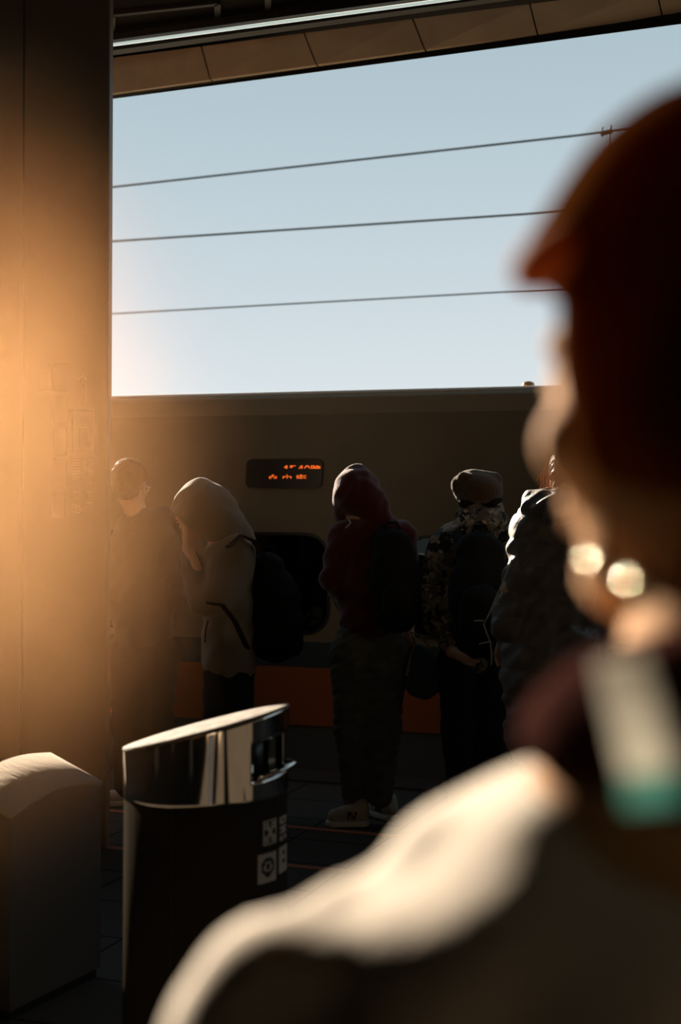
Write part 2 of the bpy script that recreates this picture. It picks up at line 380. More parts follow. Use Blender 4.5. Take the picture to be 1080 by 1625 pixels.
def sneaker(fig, toe, heel, m_up, m_sole, m_mark=None, letter=False, L=0.28):
    """toe, heel: local floor points (x,y). one shoe = upper + sole + lace panel + mark"""
    toe = Vector((toe[0], toe[1], 0)); heel = Vector((heel[0], heel[1], 0)); d = (toe - heel).normalized(); n = Vector((-d.y, d.x, 0)); up = Vector((0, 0, 1))
    f = Field(); a = heel + d * .035; b = toe - d * .04
    f.cap(a + up * .055, b + up * .045, .038, .034, .02); f.cap(a + up * .085 + d * .01, a + up * .05 + d * .12, .036, .03, .02)
    f.cap(a + up * .06 - d * .004, a + up * .10, .033, .034, .02)
    up_o = f.mesh('shoe_upper', .005, m_up, fig.e, cut=lambda x, y, z: 0.022 - z)
    g = Field(); g.cap(a + up * .012, a * .5 + b * .5 + up * .012, .042, .040, .02); g.cap(a * .5 + b * .5 + up * .012, b + up * .014 + d * .006, .040, .042, .02)
    g.mesh('shoe_sole', .005, m_sole, up_o, cut=lambda x, y, z: np.maximum(z - 0.03, 0.002 - z))
    if m_mark:
        sgn = -1 if n.y > 0 else 1; cam_n = n * sgn    # side towards the viewer
        mid = a * .62 + b * .38 + up * .058
        if letter:
            bm = bmesh.new(); hh, ww = .036, .032
            o = mid + cam_n * .0375; dd = d * (1 if d.x > 0 else -1)
            pts = [((-.5, -.5), (-.5, .5)), ((-.5, .5), (.5, -.5)), ((.5, -.5), (.5, .5))]
            for (x0, z0), (x1, z1) in pts:
                ribbon(bm, [o + dd * (x0 * ww + z0 * .008) + up * z0 * hh, o + dd * (x1 * ww + z1 * .008) + up * z1 * hh], .009, .008, dd + up * .001 if abs(x0 - x1) < .1 else up * .7 + dd)
            obj('letter_mark', bm, m_mark, up_o)
        bm = bmesh.new()
        for t in (.35, .45, .55):
            c = a * (1 - t) + b * t
            add_tube(bm, [c + n * .028 + up * .082, c + up * (.094 - (t - .35) * .06), c - n * .028 + up * .082], .004, 6)
        obj('shoelace', bm, M_white, up_o)
    return up_o

def add_body_legs(f, fig, hipL, kneeL, ankL, hipR, kneeR, ankR, r=(.078, .055, .038)):
    for h, k, a in ((hipL, kneeL, ankL), (hipR, kneeR, ankR)):
        f.chain([(*h, r[0]), (*k, r[1]), (*a, r[2])], .04)

# ================================================================== THE PLACE
YE = on_z(500, 1225).y            # platform edge
YT = YE + 0.10                    # side of the train
print('platform edge y', YE)

# floor; unseen back and side walls added to keep skylight off the scene
bm = bmesh.new(); add_box(bm, (-9, -6, -0.2), (12, YE, 0)); tag(obj('floor', bm, M_floor), kind='structure')
bm = bmesh.new(); add_box(bm, (-9, YE - .30, 0.0), (12, YE - .0, 0.012)); tag(obj('trim_1', bm, mat('platform_edge_stone', (.07, .05, .04), .8)), 'platform edge stone strip', kind='structure')
bm = bmesh.new(); add_box(bm, (-40, YE, -1.3), (40, 40, -1.1)); tag(obj('track_bed_ground', bm, mat('ballast', (.12, .11, .10), .9, col2=(.06, .055, .05), nscale=30)), kind='structure')
bm = bmesh.new(); add_box(bm, (-9, -6.2, 0), (12, -6, 5)); tag(obj('blocker_back', bm, M_wall), kind='structure')
bm = bmesh.new(); add_box(bm, (12, -6, -.2), (12.2, YE, 5)); tag(obj('blocker_right', bm, M_wall), kind='structure')
bm = bmesh.new(); add_box(bm, (-9.2, -6, -.2), (-9, 7.4, 5)); tag(obj('blocker_left', bm, M_wall), kind='structure')  # unseen wall added to cut ambient sky from the left
for i, py in enumerate((1346, 1287)):
    y = on_z(176, py).y
    bm = bmesh.new(); add_box(bm, (-9, y - .022, 0.0), (12, y + .022, 0.003)); tag(obj('trim_%d' % (i + 2), bm, M_lineo), 'thin orange queueing line painted on the floor tiles', kind='structure')

# unseen square posts added behind the viewpoint to mirror as stripes in the polished band
for i, (x, y, w_) in enumerate(((-5.2, -.6, .30), (-3.6, -2.4, .22), (-1.2, -2.0, .30), (2.6, -1.6, .30))):
    bm = bmesh.new(); add_box(bm, (x, y, 0), (x + w_, y + .3, 3.9)); add_box(bm, (x - .05, y - .05, 0), (x + w_ + .05, y + .35, .12)); tag(obj('stripe_post', bm, mat('pale_stripe_post', (.30, .24, .17), .7)), kind='structure')
# canopy: everything surveyed on the soffit plane
HL = on_y(178, 148, 6.9).z
pL1, pR1 = on_z(178, 148, HL), on_z(1080, 22, HL)
def dep(p): return (p - CAM).dot(CF)
pL2 = at(178, 92, dep(pL1) - .10); pR2 = at(850, 5, dep(on_z(848, 48, HL)) - .10)
H = pL2.z; print('HH', H, pR2.z, pL1, pR1, pL2, pR2)
def lerpx(a, b, x): t = (x - a.x) / (b.x - a.x); return a + (b - a) * t
XL, XR = on_z(118, 150, HL).x, 9.0
def soffit(name, A, B, C_, D_, z0, z1, m, label, joints=None, xl=None, gap=0.012):
    """strip of ceiling between line AB (outer) and CD (inner), z0..z1"""
    bm = bmesh.new(); xs = [xl if xl is not None else XL] + (joints or []) + [XR]
    for x0, x1 in zip(xs, xs[1:]):
        g = gap if joints else 0
        q = [lerpx(A, B, x0 + g), lerpx(A, B, x1 - g), lerpx(C_, D_, x1 - g), lerpx(C_, D_, x0 + g)]
        add_prism(bm, [(p.x, p.y) for p in q], lambda u, v: (u, v, z0), lambda u, v: (u, v, z1))
    return tag(obj(name, bm, m), label, kind='structure')
tops = [((118, 156), (108, 100)), ((330, 124), (318, 78)), ((497, 99), (482, 56)), ((667, 72), (656, 31)), ((848, 48), (843, 5)), ((1050, 26), (1043, -24)), ((1300, -10), (1290, -60))]
bm = bmesh.new()
for (a0, a1), (b0, b1) in zip(tops, tops[1:]):
    def pt(bt, k):
        q = on_z(bt[0] + k, bt[1], HL); return q
    lo0, lo1 = on_z(a0[0] + 1.3, a0[1] - .2, HL), on_z(b0[0] - 1.3, b0[1] + .2, HL)
    for q in (lo0, lo1): q.y = lerpx(pL1, pR1, q.x).y
    up0, up1 = lerpx(pL2, pR2, at(a1[0] + 1.3, a1[1], dep(lo0) - .1).x), lerpx(pL2, pR2, at(b1[0] - 1.3, b1[1], dep(lo1) - .1).x)
    ff = [lo0, lo1, up1, up0]; bk = [q + Vector((0, .03, .0)) for q in ff]
    va = [bm.verts.new(q) for q in ff]; vb = [bm.verts.new(q) for q in bk]
    bm.faces.new(va); bm.faces.new(vb[::-1])
    for i in range(4): bm.faces.new((va[i], va[(i + 1) % 4], vb[(i + 1) % 4], vb[i]))
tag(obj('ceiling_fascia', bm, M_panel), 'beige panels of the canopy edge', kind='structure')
bm = bmesh.new()
q = [lerpx(pL1, pR1, XL), lerpx(pL1, pR1, XR), lerpx(pL2, pR2, XR), lerpx(pL2, pR2, XL)]
va = [bm.verts.new(v + Vector((0, .035, .004))) for v in q]; vb = [bm.verts.new(v + Vector((0, .12, .01))) for v in q]
bm.faces.new(va); bm.faces.new(vb[::-1])
for i in range(4): bm.faces.new((va[i], va[(i + 1) % 4], vb[(i + 1) % 4], vb[i]))
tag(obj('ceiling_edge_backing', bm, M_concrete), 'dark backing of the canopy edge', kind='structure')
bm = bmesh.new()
outl = [(XL, lerpx(pL1, pR1, XL).y + .1), (XR, lerpx(pL1, pR1, XR).y + .1), (XR + 3, lerpx(pL1, pR1, XR).y + .1), (XR + 3, -6), (-9, -6), (-9, 5.0), (-7.2, 5.0), (-7.2, 4.4), (-2.3, 4.4), (-2.3, 4.9), (XL, 4.9)]  # unseen rear left part shaped to block sky while passing the sun
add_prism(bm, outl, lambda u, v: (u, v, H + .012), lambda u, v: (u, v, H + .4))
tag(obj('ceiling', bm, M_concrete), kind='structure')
# dark beam between fascia and the added glowing strip
lL, lR = on_z(178, 71, H - .12), on_z(720, -2, H - .12)
b2L, b2R = on_z(178, 88, H - .08), on_z(800, 2, H - .08)
b3L, b3R = on_z(178, 80, H - .08), on_z(745, 2, H - .08)
M_beam = mat('dark_steel_beam', (.035, .03, .025), .6)
soffit('ceiling_beam', b2L, b2R, b3L, b3R, H - .08, H + .06, M_beam, 'dark beam inside the canopy edge')
gap_strip = empty('glowing_gap', lerpx(lL, lR, XL) + Vector((0, 0, 0))); tag(gap_strip, 'thin white sky-bright gap along the canopy, built as an added glowing strip', 'light')  # no fitting here: bright gap drawn as an added glowing strip
bm = bmesh.new(); a, b = lerpx(lL, lR, XL) - gap_strip.location, lerpx(lL, lR, XR) - gap_strip.location
add_tube(bm, [a, b], .008, 10); obj('glow_line', bm, M_gap, gap_strip, True)
bm = bmesh.new(); off = Vector((0, -.0, .03)); ribbon(bm, [a + off, b + off], .05, .03, (0, 1, 0)); obj('strip_backing', bm, M_beam, gap_strip)
for i, (x0, x1, y0, y1, dy) in enumerate(((178, 345, 50, 32, 26), (425, 640, 18, -6, 22))):
    A, B = on_z(x0, y0, H), on_z(x1, y1, H); C_, D_ = on_z(x1, y1 - dy, H), on_z(x0, y0 - dy, H)
    e = empty('ceiling_panel', (A + C_) / 2); tag(e, ('beige recessed panel in the dark canopy ceiling beside the column', 'beige recessed panel cut by the top of the picture')[i], 'ceiling panel', 'recessed canopy panels')
    bm = bmesh.new(); L_ = [p - e.location for p in (A, B, C_, D_)]
    add_prism(bm, [(p.x, p.y) for p in L_], lambda u, v: (u, v, .03), lambda u, v: (u, v, .06)); obj('infill_panel', bm, M_lampoff, e)
    bm = bmesh.new(); cx = sum((p for p in L_), Vector()) / 4
    for p, q in zip(L_, L_[1:] + L_[:1]): ribbon(bm, [p + Vector((0, 0, .02)), q + Vector((0, 0, .02))], .03, .05, (q - p).cross(Vector((0, 0, 1))))
    obj('frame', bm, M_beam, e)

# column on the left, with the faint wayfinding board
cR, cL = at(171, 800, 6.2), at(-12, 800, 6.2)
colm = empty('column', Vector((cR.x, cR.y, 0)), YAW); tag(colm, 'broad square station column beside the bins', kind='structure')
w = (cR - cL).length
bm = bmesh.new(); add_box(bm, (-w, 0, 0), (0, .10, H + .06)); obj('cladding', bm, M_column, colm, bevel=.01)
cs = 6.2 / FPX
def cx_(px): return (px - 171) * cs
def cz_(py): return CAM.z - (py - 800) * cs
bm = bmesh.new(); add_box(bm, (cx_(34), -.004, .02), (cx_(37), 0.002, H)); obj('cladding_joint', bm, M_beam, colm)
sb = bmesh.new()
for x0, x1, y0, y1 in ((86, 107, 632, 673), (86, 105, 681, 724), (84, 105, 733, 774), (82, 103, 784, 824), (84, 107, 580, 624), (60, 80, 580, 624)):
    add_box(sb, (cx_(x0), -.003, cz_(y1)), (cx_(x1), .001, cz_(y0)))
obj('notice_plates', sb, M_signfaint, colm)
sb = bmesh.new()
def bar(x0, y0, x1, y1, w_=1.6):
    ribbon(sb, [(cx_(x0), -.003, cz_(y0)), (cx_(x1), -.003, cz_(y1))], w_ * cs, .004, (1, 0, 0) if abs(y1 - y0) > abs(x1 - x0) else (0, 0, 1))
bar(131, 598, 131, 636, 2); bar(131, 597, 124, 607, 2.5); bar(131, 597, 138, 607, 2.5)
for x0, y0, x1, y1 in ((113, 653, 149, 653), (149, 653, 149, 720), (149, 720, 113, 720), (113, 720, 113, 653), (124, 681, 141, 681), (141, 681, 141, 711), (141, 711, 124, 711), (124, 711, 124, 681)): bar(x0, y0, x1, y1)
for k in range(9): bar(114, 728 + 4.4 * k, 129, 728 + 4.4 * k, 1.6)
for k in range(5): bar(138, 732 + 17 * k, 148, 732 + 17 * k, 1.6); bar(138, 732 + 17 * k, 138, 742 + 17 * k, 1.6)
for k in range(4): bar(114, 780 + 11 * k, 129, 784 + 11 * k, 1.6); bar(121, 777 + 11 * k, 121, 787 + 11 * k, 1.6)
obj('sign_lettering', sb, M_signfaint, colm)

# ------------------------------------------------------------------ train
tr = empty('passenger_train', (0, YT, 0)); tag(tr, 'cream passenger train with navy and orange bands standing at the platform', 'train')
zt = on_y(500, 624, YT).z; print('train top z', zt)
zn1, zo1, zo0 = on_y(500, 1019, YT).z, on_y(500, 1060, YT).z, on_y(470, 1150, YT).z
X0, X1 = -16.0, 10.0
WT = 2.85
def wx(px, py=925): return on_y(px, py, YT).x
def wz(py, px=500): return on_y(px, py, YT).z
win = [(wx(366), wx(519), wz(1003), wz(850), .13), (wx(640), wx(800), wz(1003), wz(852), .13)]
pitch_w = win[1][0] - win[0][0]
win = [(win[0][0] - pitch_w * k, win[0][1] - pitch_w * k, *win[0][2:]) for k in (3, 2, 1)] + win + [(win[1][0] + pitch_w * k, win[1][1] + pitch_w * k, *win[1][2:]) for k in (1, 2, 3)]
# side wall with real openings: boolean
def side_solid(name, z0, z1, m, th=.05, y0=0.0):
    bm = bmesh.new(); add_box(bm, (X0, y0, z0), (X1, y0 + th, z1)); return obj(name, bm, m, tr)
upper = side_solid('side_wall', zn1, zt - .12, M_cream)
cb = bmesh.new()
for x0, x1, z0, z1, r in win: add_prism(cb, rrect(x0, x1, z0, z1, r), lambda u, v: (u, -.1, v), lambda u, v: (u, .2, v))
cut = obj('cutter', cb, None, tr)
md = upper.modifiers.new('b', 'BOOLEAN'); md.object = cut; md.operation = 'DIFFERENCE'; md.solver = 'EXACT'
bpy.context.view_layer.update()
dg = bpy.context.evaluated_depsgraph_get()
me = bpy.data.meshes.new_from_object(upper.evaluated_get(dg)); upper.modifiers.clear(); upper.data = me
bpy.data.objects.remove(cut)
side_solid('navy_band', zo1, zn1, M_navy); side_solid('orange_band', zo0, zo1, M_orange); side_solid('skirt', -.9, zo0, M_skirt, y0=.01)
# roof profile
bm = bmesh.new(); prof = [(0, zt - .12), (0, zt - .03)] + [(.05 - .05 * math.cos(R_(a)), zt - .03 + .03 * math.sin(R_(a))) for a in range(15, 91, 15)] + [(WT / 2, zt + .05), (WT - .16, zt), (WT, zt - .12), (WT, zt - .18), (.05, zt - .18)]
add_prism(bm, prof, lambda u, v: (X0, u, v), lambda u, v: (X1, u, v)); obj('roof', bm, M_roof, tr)
bm = bmesh.new(); add_tube(bm, [(X0, .03, zt + .004), (X1, .03, zt + .004)], .012, 8); obj('roof_gutter', bm, M_gutter, tr, True)
bm = bmesh.new(); p = on_y(838, 609, YT + .08); add_tube(bm, [(p.x, .08, zt - .02), (p.x, .08, zt + .022), (p.x, .08, zt + .038), (p.x, .08, zt + .045)], [.036, .036, .03, .01], 14); obj('roof_marker_lamp', bm, mat('amber_lens', (.6, .25, .05), .3), tr, True)
bm = bmesh.new()
add_box(bm, (X0, WT - .05, -.9), (X1, WT, 1.14)); add_box(bm, (X0, WT - .05, 1.42), (X1, WT, zt - .12))
sx0, sx1 = on_y(648, 858, YT + WT).x, on_y(684, 858, YT + WT).x
add_box(bm, (X0, WT - .05, .7), (sx0 - .0, WT, 1.42)); add_box(bm, (sx1, WT - .05, .7), (X1, WT, 1.42))
add_box(bm, (X0, .05, .18), (X1, WT - .05, .24)); add_box(bm, (X0, .0, -.9), (X0 + .05, WT, zt - .12)); add_box(bm, (X1 - .05, 0, -.9), (X1, WT, zt - .12))
obj('interior_shell', bm, mat('train_interior', (.16, .17, .16), .8), tr)
for x0, x1, z0, z1, r in win:
    bm = bmesh.new(); add_prism(bm, rrect(x0 - .0, x1 + .0, z0 - .0, z1 + .0, r), lambda u, v: (u, .018, v), lambda u, v: (u, .024, v)); g = obj('window', bm, M_glass, tr)
    bm = bmesh.new(); o1 = rrect(x0 - .018, x1 + .018, z0 - .018, z1 + .018, r + .018); o2 = rrect(x0, x1, z0, z1, r)
    A = [bm.verts.new((u, -.004, v)) for u, v in o1]; B = [bm.verts.new((u, -.004, v)) for u, v in o2]; C2 = [bm.verts.new((u, .02, v)) for u, v in o2]; D2 = [bm.verts.new((u, .002, v)) for u, v in o1]
    for i in range(len(o1)):
        j = (i + 1) % len(o1); bm.faces.new((A[i], A[j], B[j], B[i])); bm.faces.new((B[i], B[j], C2[j], C2[i])); bm.faces.new((D2[j], D2[i], A[i], A[j]) if False else (A[j], A[i], D2[i], D2[j]))
    obj('window_seal', bm, M_black, g)
# seats inside, one at each visible window
def seat(px, yo, label):
    e = empty('seat', (wx(px), yo, .24)); e.parent = tr
    f = Field(); f.cap((0, -.17, .42), (0, .17, .42), .06, k=.03, sc=(3.2, 1, 1)); f.mesh('seat_cushion', .02, mat('seat_cloth', (.08, .14, .16), .9), e)
    f = Field(); f.cap((.2, 0, .45), (.28, 0, .92), .05, k=.03, sc=(1, 4.2, 1)); f.mesh('backrest', .02, MATS['seat_cloth'], e)
    f = Field(); f.cap((.26, 0, .86), (.28, 0, 1.0), .055, k=.03, sc=(1, 3.0, 1)); f.mesh('headrest_cover', .02, mat('headrest_cloth', (.45, .5, .48), .9), e)
    bm = bmesh.new(); add_box(bm, (-.16, -.03, 0), (.2, .03, .40)); obj('pedestal', bm, M_black, e)
seat(462, .55, 'train seat with a pale headrest cover behind the window left of the red hood')
seat(700, .55, 'train seat hidden in the dark behind the second train window')

# platform number display on the train side
dx0, dx1, dz0, dz1 = wx(390, 750), wx(511, 750), wz(774, 450), wz(728, 450)
disp = empty('display_board', (dx0, YT, dz0)); disp.parent = None
tag(disp, 'black rounded destination display with orange characters on the train side', 'display')
bm = bmesh.new(); add_prism(bm, rrect(0, dx1 - dx0, 0, dz1 - dz0, .035), lambda u, v: (u + (v * .06), -.012, v), lambda u, v: (u + (v * .06), 0.0, v)); obj('screen', bm, M_black, disp)
GL = {
 'one': ["..##", ".###", "####", "..##"],
 'five': ["#######", "###....", "###....", ".......", ],
 'four': ["....###", "...####", "..##.##", ".##..##"],
 'zero': ["..####..", ".######.", "##....##", "#......#"],
 'mark_left': ["######", "##..##", "##..##", "######"],
 'mark_right': ["..##...", "..#####", "#######", "##.##.#", "#######"],
 'zi': ["....##.....", "...##......", "##########.", "#........#.", "###...####."],
 'you': ["......#......", "......#......", "######.######", "##....#....##", "#.....#.....#"],
 'zuo': [".....##......", "#############", "##...##......", "##.##..##.##.", "#.#.####..#.#"],
}
def glyph(k, px0, px1, py0, py1):
    rows = GL[k]; n = max(len(r) for r in rows); bm = bmesh.new()
    for j, r in enumerate(rows):
        for i, ch in enumerate(r):
            if ch != '#': continue
            ax = px0 + (px1 - px0) * i / n; ay = py0 + (py1 - py0) * j / len(rows)
            p = on_y(ax, ay, YT - .014); q = on_y(ax + (px1 - px0) / n * .92, ay + (py1 - py0) / len(rows) * .92, YT - .014)
            add_box(bm, (p.x - dx0, -.016, q.z - dz0), (q.x - dx0, -.012, p.z - dz0))
    obj('lettering', bm, M_led, disp)
for k, a0, a1 in (('one', 450.5, 455.8), ('five', 460, 468.8), ('four', 473, 480), ('zero', 482.8, 491.5), ('mark_left', 493.2, 499), ('mark_right', 499, 508)): glyph(k, a0, a1, 738.6, 743.8)
for k, a0, a1 in (('zi', 427, 440), ('you', 448.5, 462), ('zuo', 470.5, 485.5)): glyph(k, a0, a1, 753, 759.6)

# ------------------------------------------------------------------ overhead wires
YW = 13.0
for i, (a, b, r) in enumerate((((178, 297), (960, 210), .0105), ((178, 383), (875, 337), .0105), ((176, 498), (860, 460), .0075))):
    A, B = on_y(*a, YW), on_y(*b, YW); dv = B - A
    e = empty('overhead_wire', A); tag(e, ('topmost of the three overhead railway wires, carrying a clamp', 'middle of the three overhead railway wires', 'lowest and thinnest of the three overhead railway wires')[i], 'wire', 'overhead railway wires')
    bm = bmesh.new(); add_tube(bm, [-dv * 4, dv * 5], r, 8); obj('cable', bm, M_wire, e, True)
    if i == 0:
        c = on_y(963, 210, YW) - A; bm = bmesh.new()
        add_tube(bm, [c + Vector((-.055, 0, -.012)), c + Vector((.05, 0, .0))], .022, 8); add_tube(bm, [c + Vector((-.04, 0, -.045)), c + Vector((-.04, 0, .05))], .008, 6); add_tube(bm, [c + Vector((.04, 0, -.02)), c + Vector((.035, 0, .055))], .011, 6)
        add_tube(bm, [c + Vector((.03, 0, 0)), c + Vector((.03, 0, -.13)), c + Vector((-.03, 0, -.17))], .007, 6); add_tube(bm, [c + Vector((.03, 0, -.1)), c + Vector((.05, 0, -.16))], .006, 6)
        obj('wire_clamp', bm, M_wire, e)

# ------------------------------------------------------------------ round bin with the slanted steel lid
BD = 3.5; u = BD / FPX; RB = 130.5 * u
bc = at(329, 800, BD); bn = empty('litter_bin', (bc.x, bc.y, 0), YAW); tag(bn, 'round litter bin with mirror steel band and slanted lid, in front of the hooded queue', 'bin')
def ztop(x, y): return .973 + .265 * x - .067 * y
def zbot(x, y): return .812 + .03 * x
NT = 120
def ring(theta, r=RB): return (r * math.sin(theta), -r * math.cos(theta))     # theta 0 faces the camera, + to the right
def shell(name, m, zlo, zhi, r, parent, th0=0, th1=2 * math.pi, n=NT, nz=1, skip=None, thick=.004):
    bm = bmesh.new(); V = []
    for i in range(n + 1):
        t = th0 + (th1 - th0) * i / n; x, y = ring(t, r); a, b = zlo(x, y), zhi(x, y)
        V.append([bm.verts.new((x, y, a + (b - a) * j / nz)) for j in range(nz + 1)])
    for i in range(n):
        for j in range(nz):
            tm = th0 + (th1 - th0) * (i + .5) / n
            if skip and skip(tm, (j + .5) / nz): continue
            bm.faces.new((V[i][j], V[i + 1][j], V[i + 1][j + 1], V[i][j + 1]))
    bmesh.ops.remove_doubles(bm, verts=bm.verts, dist=1e-5)
    for v in [v for v in bm.verts if not v.link_faces]: bm.verts.remove(v)
    o = obj(name, bm, m, parent, True); md = o.modifiers.new('t', 'SOLIDIFY'); md.thickness = thick; md.offset = -1; return o
hole = lambda t, v: R_(38) < t < R_(112) and .26 < v < .72
shell('mirror_band', M_chrome, zbot, lambda x, y: ztop(x, y) - .004, RB, bn, nz=24, n=180, skip=hole)
shell('body', M_bin, lambda x, y: .03, lambda x, y: zbot(x, y), RB - .002, bn)
shell('plinth', M_black, lambda x, y: 0, lambda x, y: .035, RB - .012, bn)
bm = bmesh.new(); NR = 14; prev = None; cv = bm.verts.new((0, 0, ztop(0, 0) + .006))
for j in range(1, NR + 1):
    rr = RB * 1.008 * j / NR; cur = []
    for i in range(96):
        x, y = ring(2 * math.pi * i / 96, rr); cur.append(bm.verts.new((x, y, ztop(x, y) + .006 * (1 - (j / NR) ** 4))))
    for i in range(96):
        if prev: bm.faces.new((prev[i], prev[(i + 1) % 96], cur[(i + 1) % 96], cur[i]))
        else: bm.faces.new((cv, cur[(i + 1) % 96], cur[i]))
    prev = cur
lo_ = [bm.verts.new((v.co.x, v.co.y, v.co.z - .006)) for v in prev]
for i in range(96): bm.faces.new((prev[i], prev[(i + 1) % 96], lo_[(i + 1) % 96], lo_[i]))
obj('lid', bm, M_lid, bn, True)
# dark chute inside the opening, chrome inner frame and pouting lip
bm = bmesh.new(); shellr = RB - .05
add_prism(bm, [ring(R_(a), shellr) for a in range(0, 360, 15)], lambda x, y: (x, y, .80), lambda x, y: (x, y, ztop(x, y) - .02)); obj('inner_liner', bm, M_black, bn, True)
bm = bmesh.new(); zz = lambda t: zbot(*ring(t)) + .30 * (ztop(*ring(t)) - zbot(*ring(t)))
pts = []
for k in range(15):
    t = R_(42 + 66 * k / 14); b_ = math.sin(math.pi * k / 14); x, y = ring(t, RB + .022 * b_); pts.append((x, y, zz(t) + .012 * b_ - .004))
add_tube(bm, pts, .006, 8); obj('opening_lip', bm, M_chrome, bn, True)
bm = bmesh.new()
for k in range(14):
    pass
t0, t1 = R_(57), R_(66); q = []
add_prism(bm, [ring(t0, RB - .012), ring(t1, RB - .012), ring(t1, RB - .03), ring(t0, RB - .03)], lambda x, y: (x, y, .885), lambda x, y: (x, y, .965)); obj('opening_flap', bm, mat('satin_brass_steel', (.6, .5, .33), .25, 1.0), bn)
# vertical seam and stickers curved on the body
def patch(bm, a0, a1, y0, y1, r):
    z0, z1 = CAM.z - (y1 - 800) * u * .97, CAM.z - (y0 - 800) * u * .97; n = 4; prev = None
    for i in range(n + 1):
        x, y = ring(R_(a0 + (a1 - a0) * i / n), r); cur = (bm.verts.new((x, y, z0)), bm.verts.new((x, y, z1)))
        if prev: bm.faces.new((prev[0], cur[0], cur[1], prev[1]))
        prev = cur
def stick(name, m, cells, r):
    bm = bmesh.new()
    for c in cells: patch(bm, *c, r)
    o = obj(name, bm, m, bn); md = o.modifiers.new('t', 'SOLIDIFY'); md.thickness = .001; return o
stick('panel_seam', M_black, [(-18.6, -18.0, 1278, 1770)], RB + .0002)
a = stick('recycling_sticker', M_sticker, [(47, 61, 1300, 1302), (47, 61, 1337, 1339), (47, 48, 1300, 1339), (60, 61, 1300, 1339)], RB + .0012)
bm = bmesh.new()
def grid_marks(rows, a0, a1, y0, y1):
    n = len(rows[0]); out = []
    for j, r in enumerate(rows):
        for i, ch in enumerate(r):
            if ch == '#': out.append((a0 + (a1 - a0) * i / n, a0 + (a1 - a0) * (i + 1) / n, y0 + (y1 - y0) * j / len(rows), y0 + (y1 - y0) * (j + 1) / len(rows)))
    return out
stick('recycling_arrows', M_sticker, grid_marks(["###..###", "#.#..#.#", "####.###", "..####..", "...##...", "..####..", "###.####", "#.#..#.#", "###..###"], 48.5, 59.5, 1304, 1335), RB + .0014)
stick('recycling_caption', M_sticker, grid_marks(["####", "#..#", "####", "....", "####", ".##.", "####", "....", "#.##", "##.#"], 66, 78, 1302, 1340), RB + .0012)
stick('waste_sticker', M_sticker, [(42.5, 61, 1352, 1398)], RB + .0010)
stick('waste_symbol', M_black, grid_marks(["..####..", ".######.", "##....##", "##.##.##", "#..##..#", "#..##..#", "##....##", ".######.", "..####..", "...##..."], 45.5, 58, 1359, 1390), RB + .0022)
stick('waste_caption', M_sticker, grid_marks(["###", "#.#", "###", "#.#", "###", "###"], 65, 80, 1350, 1392), RB + .0012)

# ------------------------------------------------------------------ left bin: box bin with an arched brushed top band
A, B = at(18, 800, 4.15), at(163, 800, 4.56); A.z = B.z = 0
lb = empty('litter_bin', A, math.atan2((B - A).y, (B - A).x)); tag(lb, 'boxy litter bin with scratched arched steel band, at the foot of the column', 'bin')
W = (B - A).length; zA, zB = 1.52 - 450 * 4.15 / FPX, 1.52 - 390 * 4.56 / FPX
N = 16
fz = [(W * i / N, .60 + .02 * i / N + .034 * math.sin(math.pi * i / N)) for i in range(N + 1)]
bz = [(W * i / N, .653 + .044 * i / N + .034 * math.sin(math.pi * i / N)) for i in range(N + 1)]
bm = bmesh.new(); FV = [bm.verts.new((x, -.004, z)) for x, z in fz]; BV = [bm.verts.new((x, .204, z)) for x, z in bz]
for i in range(N): bm.faces.new((FV[i], FV[i + 1], BV[i + 1], BV[i]))
ob = obj('steel_lid_sheet', bm, mat('scratched_steel', (.32, .28, .235), .8, .0, spec=.0, bump=.5, bscale=60, stretch=(1, .1, 1)), lb, True)
md = ob.modifiers.new('t', 'SOLIDIFY'); md.thickness = .012; md.offset = 0
bm = bmesh.new()
FV = [bm.verts.new((min(max(x, .002), W - .002), 0, z - .007)) for x, z in fz]; BV = [bm.verts.new((min(max(x, .002), W - .002), .20, z - .007)) for x, z in bz]
F0v = [bm.verts.new((.002, 0, .03)), bm.verts.new((W - .002, 0, .03))]; B0v = [bm.verts.new((.002, .20, .03)), bm.verts.new((W - .002, .20, .03))]
bm.faces.new([F0v[0], F0v[1]] + FV[::-1]); bm.faces.new([B0v[1], B0v[0]] + BV)
for i in range(N): bm.faces.new((FV[i], FV[i + 1], BV[i + 1], BV[i]))
bm.faces.new((F0v[0], FV[0], BV[0], B0v[0])); bm.faces.new((F0v[1], B0v[1], BV[-1], FV[-1])); bm.faces.new((F0v[0], B0v[0], B0v[1], F0v[1]))
obj('body', bm, mat('dark_brown_bin_steel', (.10, .085, .07), .55, .3), lb)
bm = bmesh.new(); add_box(bm, (.01, .01, 0), (W - .01, .19, .03)); obj('plinth', bm, M_black, lb)

# ================================================================== PEOPLE
UP = Vector((0, 0, 1))
M_hoodie = mat('cream_hoodie_cloth', (0.20, 0.175, 0.125), .95, sheen=.25, bump=.3, bscale=90)
M_olive = mat('dark_olive_jacket', (0.07, 0.06, 0.045), .85, sheen=.1, bump=.3, bscale=60)
M_pblack = mat('black_trousers', (.02, .022, .024), .9, bump=.2)
M_maroon = mat('maroon_hoodie', (.085, .013, .010), .9, sheen=.4, bump=.3, bscale=80)
M_jean = mat('faded_grey_jeans', (.13, .13, .10), .9, col2=(.09, .095, .08), nscale=14, bump=.3, bscale=60)
M_pack = mat('black_nylon_backpack', (.009, .009, .008), .8, bump=.3, bscale=60)
M_packg = mat('charcoal_backpack', (.015, .014, .011), .8, bump=.3, bscale=60)
M_beanie = mat('brown_knit', (.075, .048, .024), .95, sheen=.3, bump=.8, bscale=120, stretch=(1, 1, .3))
M_puff = mat('grey_puffer_nylon', (.17, .145, .13), .5, sheen=.1, bump=.35, bscale=25)
